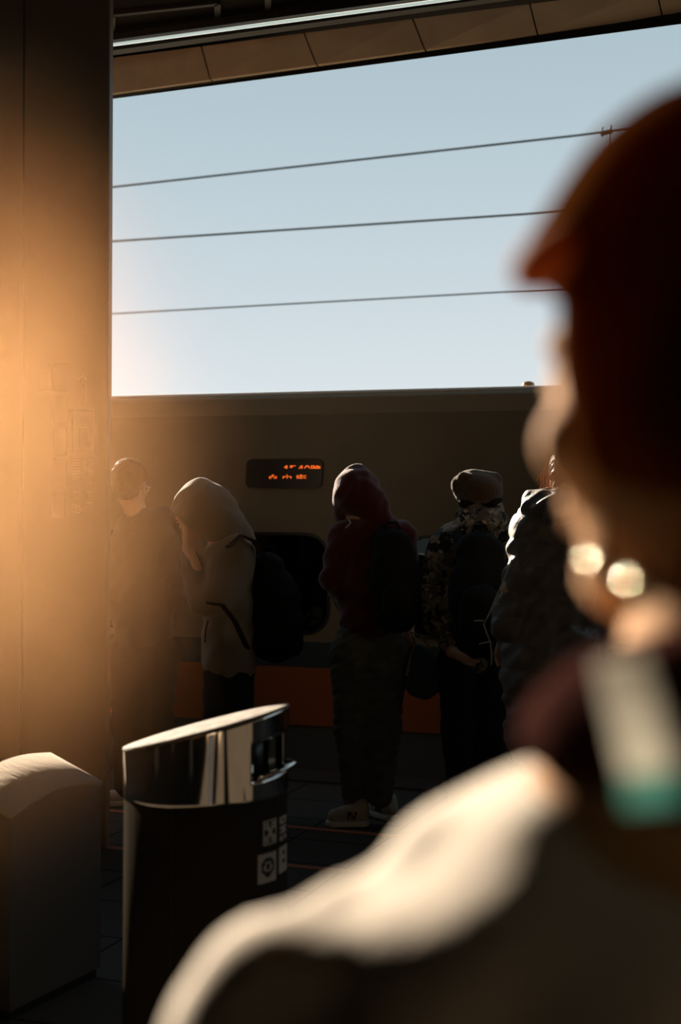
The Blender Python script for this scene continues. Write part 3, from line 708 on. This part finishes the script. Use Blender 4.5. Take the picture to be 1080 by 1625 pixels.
M_shoe = mat('cream_suede', (.48, .42, .32), .85, col2=(.36, .31, .24), nscale=12)
M_sole = mat('white_rubber', (.6, .56, .47), .7)
M_navyc = mat('navy_mark', (.02, .02, .025), .6)
M_wshoe = mat('white_leather_shoe', (.62, .58, .52), .6)

# ---- person 1: short hair, dark jacket, left end of the queue
P = Figure('person', 228, 7.15, 'person with short hair and dark jacket at the queue end beside the column')
b = Field(); add_head(b, P.L(206, 774), rotm(-12, -6), 1.0)
b.chain([P.q(212, 800, 0, 17), P.q(222, 840, 0, 20)], .02)
b.chain([P.q(225, 860, 0, 34), P.q(228, 930, 0, 34), P.q(228, 1030, 0, 36)], .05, sc=(1, .7, 1))
b.chain([P.q(195, 862, 0, 15), P.q(188, 940, -.02, 13), P.q(196, 1010, .10, 10)], .03); b.chain([P.q(262, 862, 0, 15), P.q(272, 940, -.02, 13), P.q(262, 1005, .12, 10)], .03)
add_body_legs(b, P, P.L(208, 1045), P.L(205, 1150), P.L(200, 1255), P.L(246, 1045), P.L(246, 1150), P.L(242, 1255))
add_hand(b, P.L(196, 1012, .11), (0, .4, -1), (1, .3, 0)); add_hand(b, P.L(262, 1007, .13), (0, .4, -1), (-1, .3, 0))
b.mesh('body', .006, M_skin, P.e)
j = Field(); j.chain([P.q(206, 862, 0, 27), P.q(252, 862, 0, 27)], .05); j.chain([P.q(229, 850, 0, 40), P.q(228, 930, 0, 45), P.q(228, 1035, 0, 45)], .06, sc=(1.05, .8, 1))
j.chain([P.q(198, 862, 0, 24), P.q(187, 945, -.02, 17), P.q(196, 1005, .10, 14)], .03); j.chain([P.q(262, 862, 0, 23), P.q(273, 945, -.02, 17), P.q(262, 1000, .12, 14)], .03)
j.chain([P.q(205, 832, -.02, 15), P.q(240, 826, -.04, 18), P.q(262, 818, 0, 15)], .03)
j.mesh('jacket', .008, M_olive, P.e, disp=folds(.006, 42, .3))
t = Field(); t.cap(P.L(216, 1040), P.L(240, 1040), .13, k=.04, sc=(1, .85, 1)); add_body_legs(t, P, P.L(206, 1040), P.L(204, 1150), P.L(200, 1250), P.L(248, 1040), P.L(248, 1150), P.L(244, 1250), (.115, .08, .06)); t.mesh('trousers', .009, M_pblack, P.e, disp=folds(.005, 50, 1.3))
t = None
hr = Field(); c = P.L(206, 774); ro = rotm(-12, -6); hr.ell(c + ro @ Vector((0, -.022, .055)), (.086, .104, .092), .02, '+', ro); hr.ell(c + ro @ Vector((0, -.06, .0)), (.075, .06, .07), .02, '+', ro)
hr.ell(c + ro @ Vector((0, .12, -.01)), (.07, .09, .07), .01, '-', ro)
hr.mesh('hair', .006, M_hair, P.e, disp=folds(.003, 160, .2))
bm = bmesh.new()
for sx in (-1, 1):
    pts = [c + ro @ Vector((sx * .075, .09 - .02 * k, .012 - (.012 if k > 4 else 0))) for k in range(6)]; add_tube(bm, pts, .003, 6)
for sx in (-1, 1):
    add_tube(bm, [c + ro @ Vector((sx * .034 + .026 * math.cos(a), .108, .006 + .02 * math.sin(a))) for a in [2 * math.pi * k / 16 for k in range(17)]], .002, 5, cap=False)
obj('glasses', bm, M_gutter, P.e, True)
fo = P.Ri @ (on_z(180, 1280) - P.o)
sneaker(P, (fo.x - .06, fo.y + .0), (fo.x + .20, fo.y + .07), M_wshoe, M_sole, M_white); sneaker(P, (fo.x + .13, fo.y + .18), (fo.x + .36, fo.y + .1), M_wshoe, M_sole, M_white)

# ---- person 2: pale hoodie, hood up, raising a hand to the face
P = Figure('person', 365, 6.6, 'person in a pale hoodie with the hood up, one forearm raised to the face')
b = Field(); hc = P.L(316, 812); hro = rotm(78, -28); add_head(b, hc, hro, 1.0)
b.chain([(*(hc + hro @ Vector((0, -.02, -.06))), .055), P.q(360, 865, 0, 20)], .03)
b.chain([P.q(365, 885, 0, 34), P.q(368, 960, 0, 34), P.q(364, 1060, 0, 36)], .05, sc=(1, .7, 1))
arm = [P.q(368, 890, -.12, 17), P.q(326, 952, -.16, 14), P.q(298, 872, -.04, 10)]; b.chain(arm, .03)
b.chain([P.q(362, 885, .14, 16), P.q(330, 955, .20, 13), P.q(300, 900, .12, 10)], .03)
add_body_legs(b, P, P.L(356, 1080, -.05), P.L(350, 1175, -.06), P.L(354, 1280, -.07), P.L(370, 1080, .05), P.L(372, 1175, .07), P.L(376, 1275, .08))
add_hand(b, P.L(298, 868, -.04), (-.05, .1, 1), (0, 1, 0), curl=.9); add_hand(b, P.L(300, 896, .12), (-.1, -.2, 1), (0, -1, 0), curl=1.0)
b.mesh('body', .006, M_skin, P.e)
j = Field(); j.chain([P.q(362, 890, 0, 42), P.q(366, 960, 0, 42), P.q(364, 1045, 0, 41)], .05, sc=(1, 1.15, 1))
j.chain([P.q(374, 882, -.10, 33), P.q(345, 945, -.15, 25), P.q(322, 955, -.16, 22)], .04); j.chain([P.q(322, 955, -.16, 22), P.q(299, 885, -.04, 15)], .02)
j.chain([P.q(362, 885, .14, 26), P.q(330, 955, .20, 22), P.q(301, 915, .13, 16)], .03)
j.chain([P.q(364, 1010, 0, 43), P.q(364, 1045, 0, 42)], .02, sc=(1, 1.45, 1))
j.mesh('hoodie', .008, M_hoodie, P.e, disp=folds(.007, 34, 2.1))
h = Field(); h.ell(P.L(320, 805), (44 * P.u, .13, 42 * P.u), .03); h.chain([P.q(318, 796, 0, 33), P.q(345, 822, 0, 34), P.q(374, 858, 0, 32)], .04); h.chain([P.q(322, 779, 0, 15), P.q(340, 800, 0, 30)], .03)
h.chain([P.q(298, 815, 0, 26), P.q(292, 820, 0, 24)], .03)
hv = P.L(272, 842)
h.ell(hv, (36 * P.u, .10, 30 * P.u), .012, '-', rotm(0, 0, 0))
h.mesh('hood', .006, M_hoodie, P.e, disp=folds(.004, 45, .8))
t = Field(); t.cap(P.L(362, 1060, -.05), P.L(362, 1060, .05), .10, k=.04); add_body_legs(t, P, P.L(356, 1080, -.05), P.L(350, 1175, -.06), P.L(354, 1270, -.07), P.L(370, 1080, .05), P.L(372, 1175, .07), P.L(376, 1265, .08), (.10, .085, .065)); t.mesh('trousers', .009, M_pblack, P.e, disp=folds(.005, 45, .3))
bm = bmesh.new(); add_tube(bm, [P.L(330, 985, -.17), P.L(326, 1000, -.17), P.L(325, 1020, -.16)], .004, 6); obj('pocket_piping', bm, M_packg, P.e, True)
f1, f2 = P.L(352, 1290, -.08), P.L(376, 1285, .08)
sneaker(P, (f1.x - .19, f1.y), (f1.x + .09, f1.y), M_pblack, M_sole, M_white); sneaker(P, (f2.x - .19, f2.y), (f2.x + .09, f2.y), M_pblack, M_sole, M_white)
# phone in the raised hand
pc = P.L(292, 838, .04); ph = Figure('mobile_phone', 292, 6.6, 'dark mobile phone held up to the face of the pale hoodie person', 'phone'); ph.e.location = P.o + Matrix.Rotation(YAW, 3, 'Z') @ pc
bm = bmesh.new(); add_prism(bm, rrect(-.036, .036, -.075, .075, .01), lambda a_, b_: (-.004, a_, b_), lambda a_, b_: (.004, a_, b_)); obj('case', bm, M_black, ph.e)
bm = bmesh.new(); add_box(bm, (-.0052, -.032, -.068), (-.004, .032, .068)); obj('screen', bm, M_navy, ph.e); ph.e.rotation_euler = (0, R_(-8), YAW)

def backpack(px, d, label, pts, m, strap_pts, flat=(1, 1, 1), pocket=None, seam=None):
    B = Figure('backpack', px, d, label, 'backpack'); f = Field(); f.chain([B.q(*p) for p in pts], .05, sc=flat)
    f.mesh('bag_body', .008, m, B.e, disp=folds(.004, 40, .9))
    if pocket:
        f = Field(); f.chain([B.q(*p) for p in pocket], .03, sc=flat); f.mesh('front_pocket', .008, m, B.e, disp=folds(.003, 50, .2))
    for sp_ in strap_pts:
        bm = bmesh.new(); ribbon(bm, [B.L(*p) for p in sp_], .05, .012, (.4, -1, 0)); obj('strap', bm, m, B.e)
    bm = bmesh.new(); a = B.L(pts[0][0], pts[0][1] - pts[0][3] * .95, pts[0][2]); add_tube(bm, [a + Vector((-.04, 0, -.01)), a + Vector((-.02, 0, .03)), a + Vector((.02, 0, .03)), a + Vector((.04, 0, -.01))], .007, 8); obj('carry_handle', bm, m, B.e, True)
    if seam:
        bm = bmesh.new(); add_tube(bm, [B.L(*p) for p in seam], .004, 6); obj('zip', bm, M_gutter if False else M_packg, B.e, True)
    return B
backpack(440, 6.6, 'black backpack on the back of the pale hoodie person', [(425, 905, .0, 28), (435, 950, 0, 38), (436, 1012, 0, 40)], M_pack,
         [[(392, 1028, -.22), (372, 985, -.28), (352, 960, -.30), (330, 957, -.33)], [(420, 885, -.1), (402, 858, -.16), (382, 850, -.16), (362, 868, -.2)]], (1, 1.1, 1), [(455, 985, -.05, 24), (455, 1020, -.05, 26)])

# ---- person 3: red hood, jeans, sneakers with the letter
P = Figure('person', 583, 6.75, 'person in a maroon hooded top and faded jeans, back turned, charcoal backpack on one shoulder')
b = Field(); hc = P.L(566, 796); hro = rotm(40, -12); add_head(b, hc, hro, .98)
b.chain([(*(hc + hro @ Vector((0, -.02, -.06))), .055), P.q(585, 845, 0, 20)], .03)
b.chain([P.q(588, 860, 0, 36), P.q(588, 930, 0, 34), P.q(585, 1020, 0, 36)], .05, sc=(1, .7, 1))
b.chain([P.q(545, 855, 0, 15), P.q(524, 922, -.02, 13), P.q(545, 965, .2, 10)], .03); b.chain([P.q(636, 855, 0, 15), P.q(648, 935, 0, 13), P.q(648, 990, .08, 10)], .03)
add_body_legs(b, P, P.L(558, 1040), P.L(557, 1155), P.L(562, 1272), P.L(612, 1040), P.L(610, 1155), P.L(605, 1268))
add_hand(b, P.L(545, 965, .2), (.3, .6, .3), (0, 0, 1), curl=.8); add_hand(b, P.L(648, 990, .08), (0, .1, -1), (-.6, 1, 0), curl=1.1)
b.mesh('body', .006, M_skin, P.e)
j = Field(); j.chain([P.q(552, 855, 0, 27), P.q(588, 845, 0, 30), P.q(630, 852, 0, 27)], .05); j.chain([P.q(588, 860, 0, 45), P.q(590, 930, 0, 50), P.q(588, 985, 0, 50)], .06, sc=(1, .78, 1))
j.chain([P.q(543, 853, 0, 25), P.q(528, 918, -.03, 19), P.q(545, 955, .16, 15)], .03); j.chain([P.q(637, 855, 0, 25), P.q(648, 935, 0, 18), P.q(648, 980, .07, 14)], .03)
j.mesh('hooded_top', .008, M_maroon, P.e, disp=folds(.005, 42, 4.1))
h = Field(); h.ell(P.L(564, 782), (36 * P.u, .125, 40 * P.u), .03); h.chain([P.q(568, 768, 0, 26), P.q(585, 800, -.03, 27), P.q(602, 828, -.03, 24)], .04); h.chain([P.q(565, 754, .0, 14), P.q(563, 780, 0, 30)], .03); h.chain([P.q(548, 800, .02, 22), P.q(548, 815, .03, 18)], .02)
h.ell(P.L(536, 792, .16), (.085, .13, .09), .012, '-')
h.mesh('hood', .006, M_maroon, P.e, disp=folds(.0045, 52, 1.8))
bm = bmesh.new(); add_tube(bm, [P.L(553, 824, -.04), P.L(556, 830, -.08), P.L(548, 838, -.1)], .003, 6); obj('hood_cord', bm, M_white, P.e, True)
t = Field(); t.cap(P.L(572, 1010), P.L(600, 1010), .115, k=.04, sc=(1, .85, 1)); add_body_legs(t, P, P.L(560, 1040), P.L(558, 1155), P.L(562, 1268), P.L(612, 1040), P.L(608, 1155), P.L(604, 1262), (.112, .078, .058)); t.mesh('jeans', .008, M_jean, P.e, disp=folds(.005, 60, .7, 1.6))
f1 = P.Ri @ (on_z(540, 1312) - P.o); f2 = P.Ri @ (on_z(608, 1302) - P.o)
sneaker(P, (f1.x - .065, f1.y + .0), (f1.x + .13, f1.y + .02), M_shoe, M_sole, M_navyc, True)
sneaker(P, (f2.x - .05, f2.y + .12), (f2.x + .05, f2.y - .02), M_shoe, M_sole, M_navyc, True)
backpack(618, 6.75, 'charcoal backpack slung on the right shoulder of the maroon hooded person', [(622, 868, -.17, 30), (628, 920, -.17, 37), (628, 968, -.17, 36)], M_packg, [[(600, 848, -.16), (610, 832, -.1), (622, 828, 0), (630, 840, .1)]], (1, .8, 1), [(630, 945, -.25, 24), (630, 965, -.25, 24)])
# tote bag between person 3 and 4
B = Figure('tote_bag', 668, 6.7, 'dark teal tote bag with tan handles, hanging between the maroon top and the camouflage jacket', 'bag')
f = Field(); f.chain([B.q(668, 1052, 0, 27), B.q(670, 1083, 0, 29)], .04, sc=(1, .55, 1)); f.mesh('bag_body', .008, mat('dark_teal_canvas', (.05, .075, .08), .9, bump=.3), B.e, disp=folds(.006, 45, .5))
for yo in (-.05, .05):
    bm = bmesh.new(); ribbon(bm, [B.L(645, 1072, -.1 + yo), B.L(650, 1045, yo - .04), B.L(658, 1020, yo), B.L(652, 1003, .04), B.L(668, 1010, yo), B.L(690, 1040, yo)], .022, .004, (.3, -1, 0)); obj('handle', bm, mat('tan_webbing', (.35, .20, .07), .8), B.e)

# ---- person 4: beanie, camouflage jacket, black backpack
P = Figure('person', 755, 6.6, 'person in a brown knit beanie and camouflage jacket under a black backpack')
b = Field(); hc = P.L(760, 797); hro = rotm(14, -4); add_head(b, hc, hro, .98)
b.chain([(*(hc + hro @ Vector((0, -.02, -.06))), .055), P.q(762, 840, 0, 22)], .03)
b.chain([P.q(760, 865, 0, 36), P.q(758, 940, 0, 34), P.q(756, 1030, 0, 36)], .05, sc=(1, .7, 1))
b.chain([P.q(705, 858, 0, 15), P.q(682, 935, 0, 13), P.q(700, 1010, .05, 10), P.q(716, 1034, -.08, 9)], .03); b.chain([P.q(812, 858, 0, 15), P.q(826, 935, 0, 13), P.q(820, 1005, .05, 10)], .03)
add_body_legs(b, P, P.L(732, 1050), P.L(730, 1160), P.L(732, 1280), P.L(782, 1050), P.L(784, 1160), P.L(782, 1280))
add_hand(b, P.L(716, 1034, -.09), (1, -.15, -.32), (0, .3, 1), curl=.9); add_hand(b, P.L(820, 1005, .05), (0, .1, -1), (-1, .4, 0), curl=.8)
b.mesh('body', .006, M_skin, P.e)
j = Field(); j.chain([P.q(708, 862, 0, 24), P.q(760, 850, 0, 30), P.q(808, 862, 0, 24)], .05); j.chain([P.q(758, 865, 0, 45), P.q(758, 940, 0, 48), P.q(756, 1040, 0, 47)], .06, sc=(1, .8, 1))
j.chain([P.q(706, 864, 0, 25), P.q(684, 935, 0, 23), P.q(694, 990, .03, 18), P.q(708, 1018, -.04, 14)], .03); j.chain([P.q(812, 862, 0, 25), P.q(826, 935, 0, 21), P.q(820, 995, .05, 16)], .03)
j.mesh('camouflage_jacket', .008, M_camo, P.e, disp=folds(.008, 44, 3.3))
h = Field(); h.chain([P.q(745, 826, -.05, 18), P.q(767, 828, -.09, 20), P.q(790, 826, -.05, 17)], .03); h.chain([P.q(738, 818, .02, 16), P.q(752, 808, -.04, 14), P.q(785, 808, -.04, 14)], .03); h.chain([P.q(727, 836, 0, 12), P.q(708, 846, 0, 12)], .03)
h.mesh('folded_hood', .006, M_camo, P.e, disp=folds(.005, 55, 2.3))
h = Field(); h.chain([P.q(744, 794, .0, 18), P.q(776, 796, .0, 20)], .03, sc=(1, 1.6, 1)); h.mesh('neck_gaiter', .007, M_packg, P.e, disp=folds(.003, 70, 1.3))
h = Field(); h.ell(P.L(758, 778), (39 * P.u, .125, 31 * P.u), .03); h.chain([P.q(740, 772, 0, 24), P.q(728, 770, -.03, 14)], .03); h.chain([P.q(752, 758, -.02, 12), P.q(784, 762, 0, 14)], .02); h.chain([P.q(745, 765, -.07, 12), P.q(735, 760, -.06, 10)], .01)
h.cap(P.L(738, 761, -.10), P.L(752, 754, -.10), .006, k=.02, op='-')
h.mesh('beanie', .005, M_beanie, P.e, disp=lambda x, y, z: .0009 * np.sin(520 * (x + .3 * y)) + .004 * np.sin(30 * z + 20 * x))
t = Field(); add_body_legs(t, P, P.L(732, 1050), P.L(730, 1160), P.L(732, 1275), P.L(782, 1050), P.L(784, 1160), P.L(782, 1275), (.115, .085, .065)); t.mesh('trousers', .009, M_pblack, P.e, disp=folds(.005, 45, 2.3))
f1, f2 = P.L(732, 1315), P.L(782, 1315)
sneaker(P, (f1.x - .05, f1.y + .2), (f1.x, f1.y - .07), M_pblack, M_pblack, M_pblack); sneaker(P, (f2.x + .03, f2.y + .2), (f2.x, f2.y - .07), M_pblack, M_pblack, M_pblack)
backpack(762, 6.45, 'large black backpack worn over the camouflage jacket', [(762, 880, -.10, 38), (762, 940, -.12, 45), (762, 1000, -.12, 44)], M_pack, [[(730, 860, -.06), (722, 845, .02), (718, 842, .1)], [(796, 860, -.06), (802, 845, .02), (806, 842, .1)], ], (1, .75, 1), [(762, 960, -.24, 32), (762, 995, -.24, 32)])
bm = bmesh.new()

# ---- person 5: grey puffer coat, fair hair
P = Figure('person', 880, 5.8, 'person in a dark grey puffer coat with loose reddish hair, right end of the queue')
b = Field(); hc = P.L(905, 762); hro = rotm(-10, -4); add_head(b, hc, hro, .98)
b.chain([(*(hc + hro @ Vector((0, -.02, -.06))), .055), P.q(895, 830, 0, 22)], .03)
b.chain([P.q(890, 860, 0, 40), P.q(890, 940, 0, 38), P.q(888, 1060, 0, 42)], .05, sc=(1, .7, 1))
b.chain([P.q(838, 845, 0, 17), P.q(812, 935, -.05, 15), P.q(800, 1010, .10, 11)], .03); b.chain([P.q(945, 845, 0, 17), P.q(965, 940, 0, 15), P.q(960, 1025, .1, 11)], .03)
add_body_legs(b, P, P.L(862, 1080), P.L(860, 1210), P.L(862, 1345), P.L(915, 1080), P.L(915, 1210), P.L(912, 1345))
add_hand(b, P.L(800, 1012, .11), (0, .6, -.8), (1, .3, 0), curl=.8); add_hand(b, P.L(960, 1027, .11), (0, .3, -1), (-1, .3, 0), curl=.8)
b.mesh('body', .006, M_skin, P.e)
j = Field(); j.chain([P.q(843, 838, 0, 32), P.q(890, 820, 0, 36), P.q(940, 838, 0, 34)], .05); j.chain([P.q(886, 850, 0, 58), P.q(882, 950, 0, 66), P.q(878, 1060, 0, 74), P.q(878, 1160, 0, 78)], .07, sc=(1, .75, 1))
j.chain([P.q(842, 845, 0, 37), P.q(828, 905, -.06, 25), P.q(806, 985, -.02, 28), P.q(806, 1010, .06, 24)], .02); j.chain([P.q(945, 845, 0, 36), P.q(965, 940, 0, 28), P.q(960, 1015, .1, 24)], .03)
j.mesh('puffer_coat', .007, M_puff, P.e, disp=quilt(.010, .105, .009))
h = Field(); h.chain([P.q(846, 800, -.04, 22), P.q(885, 806, -.12, 26), P.q(930, 800, -.04, 22)], .03); h.chain([P.q(850, 790, 0, 14), P.q(905, 788, -.06, 20)], .03); h.mesh('folded_hood', .006, M_puff, P.e, disp=folds(.008, 60, .6))
hr = Field(); hr.ell(hc + Vector((0, -.02, .045)), (.09, .105, .095), .02); hr.chain([(*(hc + Vector((-.03, -.07, .02))), .06), (*(hc + Vector((-.04, -.09, -.08))), .045)], .03); hr.ell(hc + hro @ Vector((0, .12, -.02)), (.07, .09, .08), .01, '-', hro)
ho = hr.mesh('hair', .006, M_hairb, P.e, disp=folds(.004, 150, .4))
bm = bmesh.new(); rnd = random.Random(3)
for k in range(46):
    a = rnd.uniform(-1, .6); s0 = hc + Vector((-.085 + rnd.uniform(-.01, .015), -.03 + rnd.uniform(-.06, .06), .07 + rnd.uniform(-.06, .03)))
    pts = [s0]; v = Vector((rnd.uniform(-.5, .1), rnd.uniform(-.3, .2), rnd.uniform(-1, -.6)))
    for i in range(8):
        v = (v + Vector((rnd.uniform(-.45, .45), rnd.uniform(-.3, .3), -.15))).normalized(); pts.append(pts[-1] + v * .014)
    add_tube(bm, pts, .0009, 3)
obj('loose_strands', bm, M_hairb, ho)
t = Field(); add_body_legs(t, P, P.L(862, 1080), P.L(860, 1210), P.L(862, 1340), P.L(915, 1080), P.L(915, 1210), P.L(912, 1340), (.11, .08, .06)); t.mesh('trousers', .009, M_pblack, P.e)
f1, f2 = P.L(862, 1390), P.L(912, 1390)
sneaker(P, (f1.x - .03, f1.y + .2), (f1.x, f1.y - .07), M_pblack, M_pblack, M_pblack); sneaker(P, (f2.x + .03, f2.y + .2), (f2.x, f2.y - .07), M_pblack, M_pblack, M_pblack)
# pale lines painted for the sunlit loose seam on the coat's left edge
bm = bmesh.new()
seam = [(811, 888, -.14), (800, 915, -.16), (788, 945, -.15), (775, 975, -.13), (767, 990, -.1)]
add_tube(bm, [P.L(*p) + Vector((0, -.01, 0)) for p in seam], .0035, 6)
add_tube(bm, [P.L(767, 990, -.1), P.L(772, 1005, -.1), P.L(778, 1020, -.1), P.L(780, 1040, -.1), P.L(779, 1056, -.1)], .003, 6)
for x0, y0, x1, y1 in ((782, 959, 791, 958), (767, 985, 752, 985), (777, 1018, 760, 1022)): add_tube(bm, [P.L(x0, y0, -.12), P.L(x1, y1, -.14)], .003, 6)
obj('rim_lit_seam', bm, mat('pale_rim_line', (.5, .45, .38), .6), P.e, True)

# ---- foreground person, close to the lens
P = Figure('person', 1110, .68, 'blurred dark-haired person close by, with a sunlit jacket shoulder and pale neck ribbon', 'person')
HC = P.L(1176, 610); HR = rotm(42, -3, 0)
b = Field(); add_head(b, HC, HR, 1.0)
nb = Vector((HC.x + .005, HC.y - .02, HC.z - .165))
b.chain([(*(HC + HR @ Vector((0, -.025, -.05))), .056), (nb.x, nb.y, nb.z, .060), (nb.x, nb.y - .01, nb.z - .05, .075)], .025)
def rel(x, y, z): return (HC.x + x, HC.y + y, z)
b.chain([(*rel(0, -.02, 1.34), .10), (*rel(0, -.02, 1.15), .11), (*rel(0, -.01, .98), .115)], .05, sc=(1.2, .8, 1))
sh = P.L(510, 1740); shr = Vector((2 * HC.x - sh.x, sh.y, sh.z))
for s_, sgn in ((sh, -1), (shr, 1)):
    b.chain([(HC.x + sgn * .06, HC.y - .01, sh.z - .01, .04), (s_.x, s_.y, s_.z, .052), (s_.x + sgn * .04, s_.y - .02, s_.z - .29, .042), (s_.x + sgn * .02, s_.y + .09, s_.z - .52, .028)], .03)
    add_hand(b, (s_.x + sgn * .02, s_.y + .09, s_.z - .53), (0, .3, -1), (-sgn, .5, 0), curl=.7)
add_body_legs(b, P, rel(-.09, 0, .90), rel(-.10, .01, .50), rel(-.10, -.02, .10), rel(.09, 0, .90), rel(.10, .01, .50), rel(.10, -.02, .10))
b.mesh('body', .006, M_skinn, P.e)
j = Field()
j.chain([P.q(1120, 1500, .02, 270), P.q(900, 1570, 0, 250), P.q(700, 1630, 0, 240), P.q(500, 1735, 0, 225)], .03, sc=(1, 1.1, 1))
j.chain([P.q(490, 1755, 0, 228), (sh.x - .035, sh.y - .02, sh.z - .29, .066), (sh.x - .015, sh.y + .08, sh.z - .49, .052)], .04)
j.chain([(shr.x - .17, sh.y + .02, sh.z + .055, .078), (shr.x, shr.y, sh.z, .075), (shr.x + .035, sh.y - .02, sh.z - .29, .066), (shr.x + .015, sh.y + .08, sh.z - .49, .052)], .05)
j.chain([(*rel(0, -.02, 1.27), .14), (*rel(0, -.02, 1.1), .155), (*rel(0, -.01, .86), .16)], .06, sc=(1.15, .8, 1))
for px, py, yo, r in ((425, 1560, -.01, 85), (560, 1460, 0, 70), (690, 1400, 0, 80)): j.ell(P.L(px, py, yo), (r * P.u,) * 3, .02)
j.cap(P.L(500, 1590, -.07), P.L(380, 1640, -.07), .012, k=.02, op='-')
M_fg = mat('tan_olive_jacket', (.62, .55, .47), .9, spec=.2, bump=.15, bscale=40)
j.mesh('jacket', .007, M_fg, P.e, disp=folds(.006, 46, 1.1))
h = Field(); h.chain([P.q(905, 1160, -.02, 74), P.q(990, 1150, -.05, 95), P.q(1120, 1150, -.08, 110), P.q(1260, 1160, -.04, 90)], .03); h.mesh('collar', .006, mat('dark_red_knit_collar', (.035, .014, .012), .9, spec=.0), P.e, disp=folds(.004, 60, .2))
t = Field(); add_body_legs(t, P, rel(-.09, 0, .88), rel(-.10, .01, .50), rel(-.10, -.02, .12), rel(.09, 0, .88), rel(.10, .01, .50), rel(.10, -.02, .12), (.12, .085, .065)); t.mesh('trousers', .012, M_pblack, P.e)
hx = HC.x
for sgn in (-1, 1): sneaker(P, (HC.x + sgn * .12, HC.y + .17), (HC.x + sgn * .10, HC.y - .10), M_pblack, M_sole, M_white)
hr = Field(); hr.ell(HC + HR @ Vector((0, -.02, .052)), (.090, .110, .092), .02, '+', HR)
hr.ell(HC + HR @ Vector((0, -.055, -.02)), (.082, .07, .085), .03, '+', HR)
for sx in (-1, 1): hr.ell(HC + HR @ Vector((sx * .073, .005, .005)), (.022, .045, .06), .02, '+', HR)
hr.cap(HC + HR @ Vector((-.04, .075, .066)), HC + HR @ Vector((.04, .075, .066)), .018, k=.03)
hr.ell(HC + HR @ Vector((0, .122, -.005)), (.118, .098, .090), .012, '-', HR)
hr.chain([P.q(1075, 290, 0, 120), P.q(985, 355, 0, 75), P.q(915, 398, 0, 38)], .03, sc=(1, 1.5, 1))
hr.ell(P.L(985, 850, -.09), (.036, .06, .032), .015, '-')
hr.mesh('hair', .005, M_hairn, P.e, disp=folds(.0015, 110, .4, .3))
f = Field(); f.chain([P.q(900, 395, -.02, 40), P.q(862, 418, -.02, 28), P.q(836, 434, -.02, 18)], .02, sc=(1, 1.6, 1)); f.mesh('hair_fringe', .004, mat('sunlit_fringe_tint', (.42, .17, .06), .8, spec=.05, transl=.4, tcol=(.6, .2, .05)), P.e)  # fringe painted orange for sun shining through dark hair
# metal beads added for bright glints, and the pale ribbon with a teal end
for px, py, yo in ((1015, 935, -.085), (952, 903, -.05)):
    c = P.L(px, py, yo); f = Field(); f.ell(c, (.0075, .0075, .0085), .003); e_ = f.mesh('glint_bead', .0012, mat('pale_gold', (.95, .78, .52), .1, 1.0), P.e)
    bm = bmesh.new(); add_tube(bm, [c + Vector((0, 0, .004)), c + Vector((.004, .002, .03))], .0006, 5); obj('bead_hook', bm, M_chrome, e_)
bm = bmesh.new(); sp0 = [P.L(985, 1050, -.145), P.L(1000, 1110, -.16), P.L(1018, 1180, -.17), P.L(1030, 1230, -.172)]; ribbon(bm, sp0, .019, .003, (1, -.3, 0)); ln = obj('neck_ribbon', bm, mat('pale_grey_ribbon', (.70, .68, .62), .7, transl=.6), P.e)
bm = bmesh.new(); ribbon(bm, [P.L(1030, 1229, -.173), P.L(1038, 1280, -.174)], .020, .004, (1, -.3, 0)); obj('ribbon_end', bm, mat('teal_cloth', (.25, .46, .42), .7, transl=.65), ln)

# ------------------------------------------------------------------ added scatter cloud that stands in for the lens-flare glow
hcn = at(-35, 750, 2.4)
bm = bmesh.new(); bmesh.ops.create_uvsphere(bm, u_segments=32, v_segments=20, radius=1.0)
hz_o = obj('flare_cloud', bm, None); hz_o.location = hcn; hz_o.rotation_euler = (0, 0, YAW); hz_o.scale = (.58, .85, .88)
tag(hz_o, 'warm lens-flare glow built as an added dusty cloud in front of the column', 'flare_cloud', kind='stuff')
m = bpy.data.materials.new('flare_scatter'); m.use_nodes = True; t = m.node_tree; t.nodes.clear()
o = t.nodes.new('ShaderNodeOutputMaterial'); vsn = t.nodes.new('ShaderNodeVolumeScatter'); vsn.inputs['Color'].default_value = (1.0, .50, .215, 1); vsn.inputs['Anisotropy'].default_value = .5
tcn = t.nodes.new('ShaderNodeTexCoord'); ln_ = t.nodes.new('ShaderNodeVectorMath'); ln_.operation = 'LENGTH'; t.links.new(tcn.outputs['Object'], ln_.inputs[0])
mr = t.nodes.new('ShaderNodeMapRange'); mr.interpolation_type = 'SMOOTHERSTEP'; mr.inputs['From Min'].default_value = 1.0; mr.inputs['From Max'].default_value = 0.0; t.links.new(ln_.outputs['Value'], mr.inputs['Value'])
pw = t.nodes.new('ShaderNodeMath'); pw.operation = 'POWER'; pw.inputs[1].default_value = 1.65; t.links.new(mr.outputs[0], pw.inputs[0])
nz = t.nodes.new('ShaderNodeTexNoise'); nz.inputs['Scale'].default_value = 2.2; t.links.new(tcn.outputs['Object'], nz.inputs['Vector'])
ml = t.nodes.new('ShaderNodeMath'); ml.operation = 'MULTIPLY'; t.links.new(pw.outputs[0], ml.inputs[0]); t.links.new(nz.outputs['Fac'], ml.inputs[1])
m2 = t.nodes.new('ShaderNodeMath'); m2.operation = 'MULTIPLY'; m2.inputs[1].default_value = .54; t.links.new(ml.outputs[0], m2.inputs[0])
t.links.new(m2.outputs[0], vsn.inputs['Density']); t.links.new(vsn.outputs[0], o.inputs['Volume'])
hz_o.data.materials.append(m)
